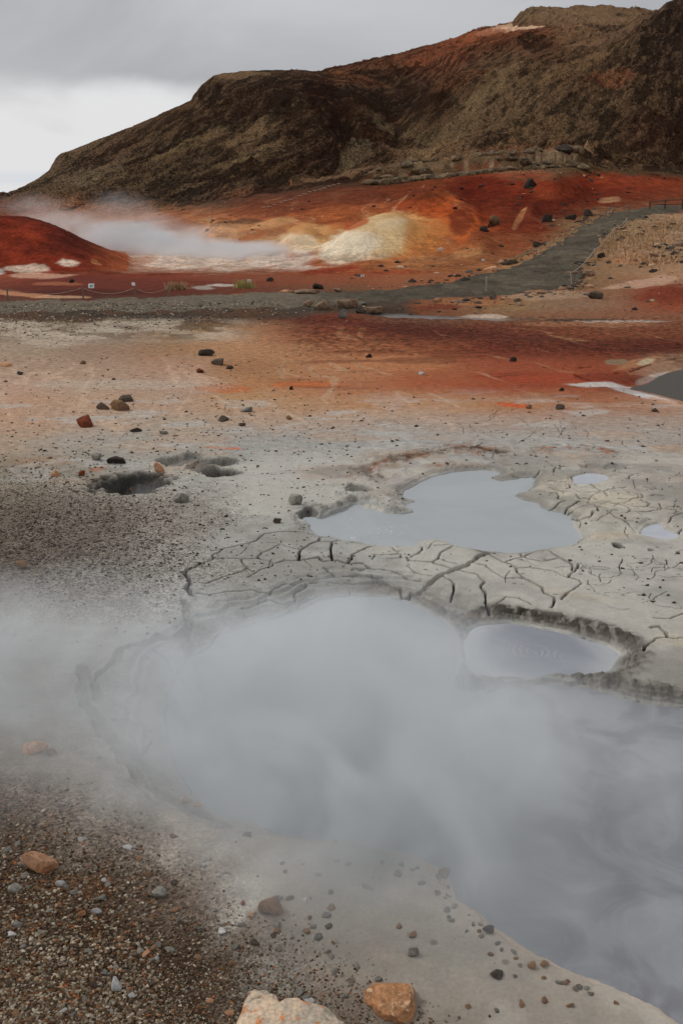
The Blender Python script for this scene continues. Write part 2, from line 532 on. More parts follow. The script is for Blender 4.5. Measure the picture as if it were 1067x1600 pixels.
dk = np.zeros(xs.shape)      # damp dark mud inside holes (a colour of the mud itself)
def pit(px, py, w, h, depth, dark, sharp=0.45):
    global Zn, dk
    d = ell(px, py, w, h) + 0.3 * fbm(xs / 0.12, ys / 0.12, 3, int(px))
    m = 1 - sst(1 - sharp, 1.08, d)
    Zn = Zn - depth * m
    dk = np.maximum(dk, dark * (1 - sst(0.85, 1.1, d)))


pit(208, 752, 64, 17, 0.30, 1.0, 0.75)
pit(285, 718, 38, 9, 0.10, 0.5)
pit(345, 737, 34, 7, 0.14, 0.8, 0.35)
pit(340, 721, 30, 7, 0.10, 0.6)
pit(315, 730, 22, 6, 0.06, 0.6)
pit(966, 852, 10, 6, 0.10, 0.8)
pit(1013, 858, 6, 3, 0.03, 0.4)
pit(558, 764, 24, 8, 0.07, 0.5)
pit(480, 800, 14, 7, 0.08, 0.6)
pit(930, 730, 25, 5, 0.03, 0.15)
pit(965, 728, 18, 5, 0.03, 0.3)
for (a, b, c, d, e) in [(318, 728, 30, 9, 0.10), (296, 712, 24, 7, 0.05), (600, 785, 45, 14, 0.045), (560, 745, 30, 8, 0.03), (930, 800, 50, 14, 0.05),
                        (985, 810, 40, 12, 0.03), (905, 775, 30, 8, 0.03), (700, 722, 60, 8, 0.02)]:
    q = ell(a, b, c, d)
    Zn += e * (1 - sst(0.1, 1.1, q + 0.15 * fbm(xs / 0.1, ys / 0.1, 3, int(a) + 9)))
# rusty crust ledges north of the middle pool
def polyline_world(pts, z=0.0):
    return [ground_pt(a, b, z) for a, b in pts]


def line_dist(wpts, pad=0.5):
    out = np.full(xs.shape, 9.0, np.float32)
    for a, b in zip(wpts[:-1], wpts[1:]):
        q0, q1 = rowspan(min(a[1], b[1]) - pad, max(a[1], b[1]) + pad)
        ym = min(a[1], b[1])
        e0, e1 = colspan(min(a[0] / a[1], b[0] / b[1]) - pad / ym * 1.3, max(a[0] / a[1], b[0] / b[1]) + pad / ym * 1.3)
        sl = (slice(q0, q1), slice(e0, e1))
        out[sl] = np.minimum(out[sl], seg_dist(wx[sl], wy[sl], a, b))
    return out


led = line_dist(polyline_world([(566, 742), (570, 728), (600, 719), (650, 711), (700, 702), (745, 699), (775, 707)]), 0.6)
led2 = line_dist(polyline_world([(845, 704), (880, 698), (910, 698), (935, 703), (960, 712)]), 0.5)
led3 = line_dist(polyline_world([(575, 752), (620, 742), (660, 733), (700, 728), (760, 730), (800, 728)]), 0.6)
ledn = 1 + 0.6 * fbm(xs / 0.3, ys / 0.3, 3, 85)
led = led / ledn
ledm = np.clip(np.exp(-(led / 0.26) ** 2) + 0.8 * np.exp(-(led2 / 0.16) ** 2) + 0.6 * np.exp(-(led3 / 0.16) ** 2), 0, 1)
Zn += ledm * (0.065 * (ridged(xs / 0.16, ys / 0.2, 4, 81) - 0.5))
lefts = line_dist(polyline_world([(540, 760), (560, 775), (590, 782), (545, 790), (490, 800)]), 0.5)
lfm = np.exp(-(lefts / 0.22) ** 2) * (SD['A'] > 0)
Zn += lfm * 0.07 * (ridged(xs / 0.14, ys / 0.16, 4, 83) - 0.4)
rgt = sst(800, 870, U) * (1 - sst(835, 860, V)) * sst(700, 735, V) * (SD['A'] > 0.03)
Zn += rgt * 0.02 * fbm(xs / 0.25, ys / 0.3, 3, 84)

# ---------------- cracks
cr = []
def cks(ox, oy, s, lst):
    for w, pts in lst:
        cr.append((w, [(ox + a / s, oy + b / s) for a, b in pts]))


cks(250, 820, 3.049, [
    (.6, [(480, 100), (550, 100), (610, 118), (665, 135)]),
    (1.7, [(780, 62), (755, 92), (710, 110), (675, 135), (660, 160), (663, 187)]),
    (1.8, [(815, 100), (820, 188)]),
    (.9, [(760, 92), (810, 97), (865, 85), (930, 95), (1000, 112)]),
    (1.9, [(1040, 98), (1000, 120), (950, 142), (915, 158), (893, 195)]),
    (1.2, [(730, 45), (640, 48), (560, 48), (500, 60), (450, 95), (390, 112), (300, 130), (255, 165), (250, 180), (200, 205), (160, 220), (120, 245), (135, 275)]),
    (2.6, [(200, 205), (160, 220), (120, 245), (135, 275), (150, 290), (130, 320), (150, 350), (165, 358)]),
    (.9, [(150, 350), (190, 345), (250, 352), (330, 335), (440, 330), (520, 330), (580, 298), (640, 285)]),
    (1.0, [(255, 175), (380, 178), (460, 178), (520, 188), (540, 200), (540, 212), (470, 235), (420, 268)]),
    (1.0, [(388, 180), (405, 215), (435, 240)]),
    (.9, [(465, 178), (490, 150), (530, 130), (565, 112)]),
    (1.2, [(150, 290), (230, 300), (290, 270), (400, 235), (410, 225)]),
    (1.6, [(540, 200), (600, 186), (660, 188), (760, 170), (780, 190), (850, 185), (900, 200), (960, 195), (1000, 220), (1067, 225)]),
    (-3, [(120, 380), (135, 430), (130, 500), (150, 600), (175, 660)]),
    (-2.2, [(0, 540), (60, 530), (120, 500)]),
    (1.4, [(390, 385), (450, 370), (510, 350), (600, 360), (640, 340), (640, 315), (700, 275)]),
    (1.5, [(720, 270), (850, 262), (950, 265), (1060, 270)]),
    (1.2, [(780, 220), (830, 240), (940, 235), (1060, 250)]),
    (.8, [(330, 430), (450, 405), (560, 385), (700, 330)]), (.8, [(330, 470), (460, 450), (600, 400), (760, 310)])])
cks(550, 820, 2.6675, [
    (1.0, [(162, 92), (168, 115), (190, 132)]), (1.2, [(290, 95), (292, 122), (270, 140), (245, 150)]),
    (.9, [(255, 90), (290, 97), (380, 100), (430, 92)]), (1.2, [(435, 90), (400, 115), (365, 135), (350, 160), (333, 172)]),
    (1.4, [(365, 68), (420, 95), (500, 112), (545, 130), (580, 145), (640, 175), (680, 190), (680, 215), (720, 240), (770, 265), (795, 285), (800, 303), (840, 318), (845, 330), (825, 362)]),
    (1.1, [(90, 155), (90, 140), (200, 135), (205, 150), (150, 155)]),
    (1.5, [(230, 150), (240, 165), (330, 172), (400, 195), (460, 210), (520, 225), (545, 250), (538, 278), (555, 300), (562, 350), (570, 370)]),
    (1.3, [(520, 178), (560, 185), (580, 210), (640, 240), (720, 240)]), (.8, [(225, 185), (260, 205), (330, 225)]),
    (.8, [(0, 195), (60, 190), (180, 205), (290, 235)]), (1.1, [(0, 210), (80, 218), (155, 233)]),
    (-2.4, [(580, 120), (540, 140), (480, 180), (430, 200), (360, 228), (300, 260), (240, 275), (225, 300)]),
    (1.2, [(380, 232), (415, 250), (425, 258), (412, 315)]), (1.0, [(355, 155), (400, 170), (440, 180)]),
    (1.0, [(640, 170), (700, 155), (760, 130), (800, 115)]), (1.1, [(700, 125), (705, 145), (730, 160), (790, 168), (850, 155)]),
    (1.5, [(805, 110), (850, 145), (910, 175), (915, 205), (925, 210)]),
    (1.5, [(940, 180), (930, 205), (900, 232), (945, 245), (955, 255), (940, 275), (890, 305), (870, 330)]),
    (1.0, [(690, 198), (760, 195), (840, 208), (895, 235)]), (1.4, [(200, 250), (205, 280), (220, 290), (250, 262)]),
    (.5, [(940, 198), (1067, 200)]), (1.0, [(0, 235), (100, 225), (200, 255)]),
    (1.0, [(600, 345), (640, 318), (700, 322), (740, 345)]), (.9, [(620, 375), (690, 380), (740, 370)])])
cks(760, 680, 3.4756, [
    (1.0, [(470, 578), (505, 580)]), (1.3, [(415, 430), (450, 405), (500, 378)]), (1.8, [(548, 380), (595, 430), (605, 445)]),
    (1.1, [(330, 410), (370, 395), (430, 375), (390, 360), (385, 345), (380, 325), (340, 330)]),
    (1.2, [(340, 300), (380, 315), (400, 320), (520, 325), (590, 320), (640, 318), (660, 305), (760, 290)]),
    (1.7, [(563, 280), (610, 310), (640, 325), (655, 348)]), (.9, [(740, 300), (770, 320), (780, 325)]),
    (1.0, [(470, 300), (520, 325)]), (.9, [(480, 342), (500, 365), (560, 362)]), (.8, [(415, 440), (480, 420), (540, 415), (590, 418)]),
    (1.3, [(450, 452), (500, 468), (545, 468), (580, 450)]), (1.3, [(590, 430), (620, 430)]),
    (1.5, [(680, 388), (750, 400), (775, 420), (770, 440), (750, 450)]), (1.6, [(690, 433), (750, 438), (800, 435), (870, 435), (940, 420)]),
    (1.2, [(710, 360), (780, 360), (830, 355), (845, 350), (840, 335), (805, 328)]), (1.1, [(840, 365), (880, 385), (865, 395), (780, 398), (740, 385)]),
    (1.2, [(815, 440), (850, 462), (895, 475)]), (1.0, [(650, 445), (720, 480), (770, 500), (795, 525)]),
    (1.1, [(880, 400), (940, 415), (1000, 425), (1067, 445), (1000, 465), (980, 490)]), (1.0, [(935, 390), (945, 415)]),
    (1.0, [(970, 412), (1045, 408)]), (.9, [(700, 195), (690, 210)]), (1.0, [(720, 215), (770, 222), (840, 222)]),
    (1.2, [(850, 295), (900, 308)]), (1.1, [(360, 212), (370, 195), (440, 185)]), (.8, [(320, 158), (350, 180), (420, 205)]),
    (1.0, [(790, 225), (770, 245), (760, 255)]), (1.2, [(300, 270), (350, 262), (380, 268)]), (1.0, [(890, 350), (960, 345)]),
    (1.1, [(1030, 540), (1060, 525)]), (.5, [(720, 765), (725, 720), (740, 685)]), (.5, [(895, 705), (920, 720), (975, 718), (965, 690)]),
    (.9, [(140, 225), (260, 230), (285, 205)]), (1.1, [(450, 282), (448, 300), (430, 305)]), (.4, [(480, 742), (600, 735), (720, 745), (850, 750)]),
    (.4, [(895, 760), (900, 740), (990, 735), (1067, 745)]), (.8, [(1010, 235), (1060, 240)])])
cks(680, 960, 2.757, [
    (2.0, [(925, 75), (960, 72), (985, 90), (995, 115)]), (1.3, [(995, 118), (940, 125), (910, 145), (885, 175)]),
    (1.0, [(995, 118), (1067, 120)]), (1.0, [(940, 32), (1010, 35), (1060, 15)]),
    (1.9, [(240, 305), (300, 292), (400, 285), (500, 285), (570, 292), (640, 310)])])
cks(80, 980, 3.334, [
    (-3, [(165, 220), (200, 280), (230, 300), (245, 370), (250, 400)]),
    (-2.5, [(230, 290), (260, 260), (350, 180), (360, 130), (450, 105), (540, 75), (560, 45), (690, 40)]),
    (-4.0, [(250, 500), (290, 575), (370, 620), (440, 660), (500, 700), (560, 745), (585, 765)]),
    (-3.4, [(355, 650), (380, 695), (440, 740), (500, 800), (600, 850), (700, 905), (800, 950), (920, 1000)]),
    (1.2, [(330, 487), (400, 490), (470, 490), (530, 508), (590, 520)]), (1.0, [(540, 545), (500, 590), (475, 640)]),
    (-2.6, [(700, 0), (700, 60), (720, 130), (750, 190)]), (-3, [(160, 220), (160, 320), (175, 420), (250, 500)]),
    (1.1, [(700, 300), (790, 250), (880, 225), (965, 205)]), (1.0, [(640, 210), (760, 180), (880, 140)]),
    (1.0, [(650, 680), (690, 650), (715, 625)]), (1.0, [(530, 100), (600, 135), (625, 200)])])
cks(860, 520, 5.155, [(5, [(230, 295), (320, 290)]), (6, [(520, 335), (590, 330), (640, 350)]), (5, [(640, 325), (720, 295), (800, 270)]),
    (5, [(920, 235), (1000, 230), (1067, 215)]), (6, [(190, 350), (260, 385), (300, 395)]), (4, [(410, 465), (510, 465)])])
for _ in range(34):
    a0, b0 = random.choice([(random.uniform(330, 900), random.uniform(862, 925)), (random.uniform(850, 1060), random.uniform(745, 835))])
    pts = [(a0, b0)]
    ang = random.uniform(0, 2 * pi)
    for k in range(random.randint(2, 4)):
        ang += random.uniform(-.7, .7)
        pts.append((pts[-1][0] + 12 * cos(ang), pts[-1][1] + 6 * sin(ang)))
    cr.append((.25, pts))
# thin craze lines on the open flat
for _ in range(40):
    a0, b0 = random.uniform(380, 1060), random.uniform(655, 735)
    if _ > 20:
        a0, b0 = random.uniform(900, 1060), random.uniform(870, 960)
    pts = [(a0, b0)]
    ang = random.uniform(0, 2 * pi)
    for k in range(random.randint(3, 6)):
        ang += random.uniform(-.9, .9)
        pts.append((pts[-1][0] + 16 * cos(ang), pts[-1][1] + 6 * sin(ang)))
    cr.append((.22, pts))

crack_dark = np.zeros(xs.shape)  # crack mask: carves the grooves and carries their painted-in shade
seam = np.zeros(xs.shape)
CD = np.full(xs.shape, 9.0, np.float32)
cwx = xs + 0.018 * fbm(xs / 0.09, ys / 0.09, 3, 91)
cwy = ys + 0.022 * fbm(xs / 0.09, ys / 0.09, 3, 92)
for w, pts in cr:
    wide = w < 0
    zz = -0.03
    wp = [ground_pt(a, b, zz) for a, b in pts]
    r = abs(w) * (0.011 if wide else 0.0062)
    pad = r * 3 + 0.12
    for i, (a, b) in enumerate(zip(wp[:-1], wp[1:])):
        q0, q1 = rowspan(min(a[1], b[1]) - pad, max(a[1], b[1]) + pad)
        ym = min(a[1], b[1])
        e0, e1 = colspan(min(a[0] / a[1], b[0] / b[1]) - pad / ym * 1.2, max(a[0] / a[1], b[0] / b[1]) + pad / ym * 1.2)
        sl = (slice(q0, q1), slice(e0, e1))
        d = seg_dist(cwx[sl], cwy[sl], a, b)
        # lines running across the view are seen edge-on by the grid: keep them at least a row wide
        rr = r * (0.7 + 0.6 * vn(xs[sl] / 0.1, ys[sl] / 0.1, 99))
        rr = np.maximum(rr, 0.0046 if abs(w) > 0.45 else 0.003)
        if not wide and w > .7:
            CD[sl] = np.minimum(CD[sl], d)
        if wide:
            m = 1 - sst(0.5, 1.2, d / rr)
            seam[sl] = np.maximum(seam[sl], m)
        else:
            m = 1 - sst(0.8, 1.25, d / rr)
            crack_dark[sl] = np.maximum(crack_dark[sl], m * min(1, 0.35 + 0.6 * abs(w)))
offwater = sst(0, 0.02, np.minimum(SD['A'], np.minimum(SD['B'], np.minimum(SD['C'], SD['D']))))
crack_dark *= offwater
seam *= offwater
Zn -= 0.07 * crack_dark + 0.035 * seam
# slabs curl up very slightly along the cracks
Zn += 0.004 * np.exp(-((CD - 0.035) / 0.022) ** 2) * offwater
Zg[:iN] = Zn

# ------------------------------------------------------------------ colour of the ground
CPX = np.array([-200, 0, 130, 270, 400, 530, 670, 800, 930, 1067, 1300], float)
G_ = (150, 148, 142)
TAB = [
    (0, [(75, 60, 46)] * 7 + [(100, 84, 64), (92, 76, 58), (58, 44, 35)]),
    (30, [(75, 60, 46)] * 6 + [(95, 70, 50), (92, 78, 58), (110, 92, 70), (58, 46, 36)]),
    (60, [(75, 60, 46)] * 5 + [(85, 58, 42), (100, 54, 38), (100, 52, 36), (80, 64, 48), (58, 46, 36)]),
    (100, [(75, 60, 46)] * 4 + [(78, 66, 48), (75, 42, 30), (92, 50, 36), (78, 60, 42), (76, 62, 45), (62, 46, 36)]),
    (135, [(75, 60, 46)] * 3 + [(80, 60, 44), (66, 52, 40), (58, 42, 32), (62, 42, 32), (86, 72, 52), (80, 62, 45), (64, 48, 36)]),
    (180, [(80, 66, 50)] * 3 + [(74, 56, 42), (62, 50, 38), (72, 52, 38), (62, 44, 32), (88, 74, 54), (78, 64, 46), (66, 50, 38)]),
    (225, [(82, 68, 52), (82, 68, 52), (84, 70, 54), (70, 58, 42), (82, 66, 48), (58, 38, 28), (78, 66, 48), (84, 68, 50), (70, 56, 41), (60, 38, 30)]),
    (265, [(84, 72, 56), (84, 72, 56), (86, 74, 58), (74, 62, 46), (64, 48, 36), (52, 34, 26), (105, 84, 62), (112, 88, 66), (80, 58, 42), (70, 52, 40)]),
    (285, [(84, 72, 56), (84, 72, 56), (84, 74, 58), (74, 62, 46), (64, 48, 36), (70, 45, 34), (105, 50, 32), (115, 46, 28), (118, 46, 29), (120, 52, 34)]),
    (312, [(80, 68, 54), (80, 68, 54), (78, 66, 52), (70, 58, 45), (92, 52, 40), (100, 50, 36), (110, 48, 29), (98, 34, 22), (95, 38, 26), (112, 56, 38)]),
    (345, [(110, 60, 40), (120, 60, 42), (150, 100, 78), (158, 98, 72), (150, 84, 58), (158, 84, 50), (158, 72, 40), (96, 34, 22), (118, 88, 66), (150, 124, 98)]),
    (380, [(120, 50, 34), (130, 70, 48), (150, 104, 82), (165, 120, 96), (165, 118, 90), (178, 132, 92), (168, 92, 52), (125, 66, 44), (130, 98, 74), (140, 112, 86)]),
    (408, [(130, 60, 40), (150, 84, 60), (158, 104, 80), (172, 140, 120), (170, 140, 120), (150, 82, 56), (142, 86, 58), (136, 86, 60), (132, 96, 72), (132, 102, 78)]),
    (432, [(150, 90, 66), (130, 62, 44), (98, 38, 27), (112, 48, 33), (120, 62, 44), (128, 66, 44), (136, 78, 52), (128, 80, 56), (125, 92, 70), (150, 110, 88)]),
    (455, [(95, 44, 32), (95, 42, 30), (82, 34, 25), (84, 36, 26), (98, 50, 36), (100, 66, 50), (128, 74, 50), (128, 82, 58), (122, 84, 64), (120, 52, 36)]),
    (480, [(80, 62, 48), (80, 62, 48), (76, 60, 48), (74, 60, 48), (80, 64, 50), (84, 60, 48), (112, 58, 38), (130, 98, 74), (125, 96, 74), (128, 62, 42)]),
    (498, [(72, 58, 46), (74, 60, 48), (78, 58, 46), (84, 66, 52), (120, 80, 60), (104, 50, 36), (104, 66, 52), (120, 80, 62), (125, 82, 64), (125, 78, 60)]),
    (520, [(150, 130, 110), (150, 130, 110), (142, 122, 104), (128, 96, 72), (152, 102, 76), (112, 52, 37), (92, 42, 30), (108, 52, 38), (120, 62, 43), (118, 62, 44)]),
    (545, [(150, 130, 110), (150, 130, 110), (140, 116, 96), (150, 106, 82), (166, 114, 87), (150, 88, 62), (130, 68, 46), (102, 44, 32), (98, 44, 31), (96, 42, 30)]),
    (575, [(150, 126, 106), (150, 126, 106), (155, 130, 108), (160, 126, 104), (152, 102, 76), (164, 106, 78), (150, 82, 56), (140, 66, 46), (134, 62, 42), (150, 110, 92)]),
    (600, [(165, 136, 116), (165, 136, 116), (160, 136, 115), (155, 130, 112), (164, 108, 78), (160, 96, 70), (150, 76, 52), (140, 62, 42), (140, 68, 48), (160, 140, 126)]),
    (630, [(166, 130, 106), (166, 130, 106), (166, 136, 112), (162, 134, 112), (165, 120, 92), (166, 114, 87), (165, 114, 88), (160, 104, 78), (150, 92, 70), (152, 116, 94)]),
    (655, [(165, 132, 108), (165, 132, 108), (164, 140, 120), (156, 138, 120), (160, 136, 116), (160, 136, 116), (156, 136, 120), (152, 132, 118), (150, 132, 118), (150, 132, 118)]),
    (690, [(154, 136, 116), (154, 136, 116), (150, 140, 128), (148, 142, 132), (146, 143, 136), (148, 145, 139), (150, 146, 140), (150, 146, 138), (150, 144, 136), (148, 140, 130)]),
    (740, [(124, 114, 100), (124, 114, 100), (134, 128, 116), (150, 147, 138), (154, 151, 144), (150, 148, 142), (152, 148, 142), (156, 152, 142), (158, 152, 142), (150, 142, 132)]),
    (800, [(98, 89, 78), (98, 89, 78), (106, 98, 88), (124, 116, 106), (151, 149, 142), (150, 147, 140), G_, (158, 153, 142), (160, 154, 142), (154, 148, 138)]),
    (870, [(96, 86, 76), (96, 86, 76), (102, 94, 85), (132, 127, 119), (150, 149, 143), (150, 149, 143), (152, 150, 143), (154, 150, 142), (150, 147, 140), (146, 142, 135)]),
    (930, [(104, 96, 87), (104, 96, 87), (116, 110, 102), (142, 139, 133), (144, 143, 138), (144, 142, 136), (150, 147, 140), (152, 148, 140), (148, 145, 138), (146, 142, 135)]),
    (1000, [(126, 120, 112), (126, 120, 112), (136, 131, 124), (146, 143, 138), (140, 138, 134), (135, 132, 127), (138, 134, 128), (128, 124, 117), (134, 130, 123), (140, 136, 128)]),
    (1150, [(130, 122, 112), (130, 122, 112), (140, 134, 127), (145, 142, 137)] + [(135, 132, 127)] * 6),
    (1225, [(100, 86, 73), (104, 90, 78), (128, 118, 107), (144, 139, 132)] + [(135, 132, 127)] * 6),
    (1300, [(80, 66, 54), (86, 72, 60), (112, 100, 88), (152, 142, 130), (158, 150, 140)] + [(156, 148, 138)] * 5),
    (1400, [(62, 48, 37), (62, 48, 37), (62, 48, 37), (98, 85, 73), (138, 128, 117), (156, 147, 136), (158, 149, 137)] + [(156, 147, 134)] * 3),
    (1500, [(52, 38, 28), (52, 38, 28), (50, 36, 26), (58, 44, 34), (94, 81, 69), (132, 122, 111), (146, 138, 127)] + [(152, 143, 131)] * 3),
    (1600, [(54, 40, 30), (54, 40, 30), (52, 38, 28), (56, 43, 33), (70, 58, 47), (98, 87, 76), (122, 113, 103), (134, 126, 116)] + [(144, 135, 124)] * 2),
]
tab_v = np.array([r[0] for r in TAB], float)
tab = np.array([[alb(c) for c in (r[1] + [r[1][-1]] * (11 - len(r[1])))] for r in TAB])

band1 = np.clip(Yg / 12, 0, 1)
nfar = fbm(Xg / 9, Yg / 16, 4, 101)
nmid = fbm(Xg / 2.2, Yg / 3.5, 4, 102)
nnear = fbm(Xg / 0.55, Yg / 0.7, 4, 103)
wfar = sst(60, 110, Yg)
wnear = 1 - sst(9, 22, Yg)
N1 = nfar * wfar + (1 - wfar) * (nmid * (1 - wnear) + nnear * wnear)
nfar2 = fbm(Xg / 5 + 40, Yg / 9, 4, 111)
nmid2 = fbm(Xg / 1.2 + 17, Yg / 2.0, 4, 112)
nnear2 = fbm(Xg / 0.3 + 11, Yg / 0.38, 4, 113)
N2 = nfar2 * wfar + (1 - wfar) * (nmid2 * (1 - wnear) + nnear2 * wnear)
Uw = Ug + N1 * 60 + N2 * 22
Vw = Vg + (N2 * 16 + N1 * 14) * (0.45 + 0.75 * sst(600, 1200, Vg))


def tab_sample(U_, V_):
    v = np.clip(np.interp(V_, tab_v, np.arange(len(tab_v))), 0, len(tab_v) - 1.001)
    u = np.clip(np.interp(U_, CPX, np.arange(len(CPX))), 0, len(CPX) - 1.001)
    iv, iu = v.astype(int), u.astype(int)
    fv, fu = (v - iv)[..., None], (u - iu)[..., None]
    fv = fv * fv * (3 - 2 * fv)
    fu = fu * fu * (3 - 2 * fu)
    return (tab[iv, iu] * (1 - fu) + tab[iv, iu + 1] * fu) * (1 - fv) + (tab[iv + 1, iu] * (1 - fu) + tab[iv + 1, iu + 1] * fu) * fv


C = tab_sample(Uw, Vw).astype(np.float32)


def paint(mask, col, k=1.0):
    m = mask[..., None].astype(np.float32)
    C[...] = C * (1 - m) + m * np.asarray(alb(col, k), np.float32)


def brush(px, py, rx, ry, col, s=1.0, rot=0.0, rag=0.55, ylo=0, yhi=9999):
    ra = radians(rot)
    R = max(rx, ry) * 1.6 + 10
    rr = np.nonzero(((np.abs(Vg[:, NT_ // 2] - py) < 99999)))[0]
    sel = (np.abs(Ug - px) < R) & (np.abs(Vg - py) < R) & (Yg > ylo) & (Yg < yhi)
    ii = np.nonzero(sel)
    du, dv = Ug[ii] - px, Vg[ii] - py
    a = (du * cos(ra) + dv * sin(ra)) / rx
    b = (-du * sin(ra) + dv * cos(ra)) / ry
    d = np.sqrt(a * a + b * b) + rag * (0.6 * N1[ii] + N2[ii])
    m = (s * (1 - sst(0.68, 1.06, d)))[:, None].astype(np.float32)
    C[ii] = C[ii] * (1 - m) + m * np.asarray(alb(col), np.float32)


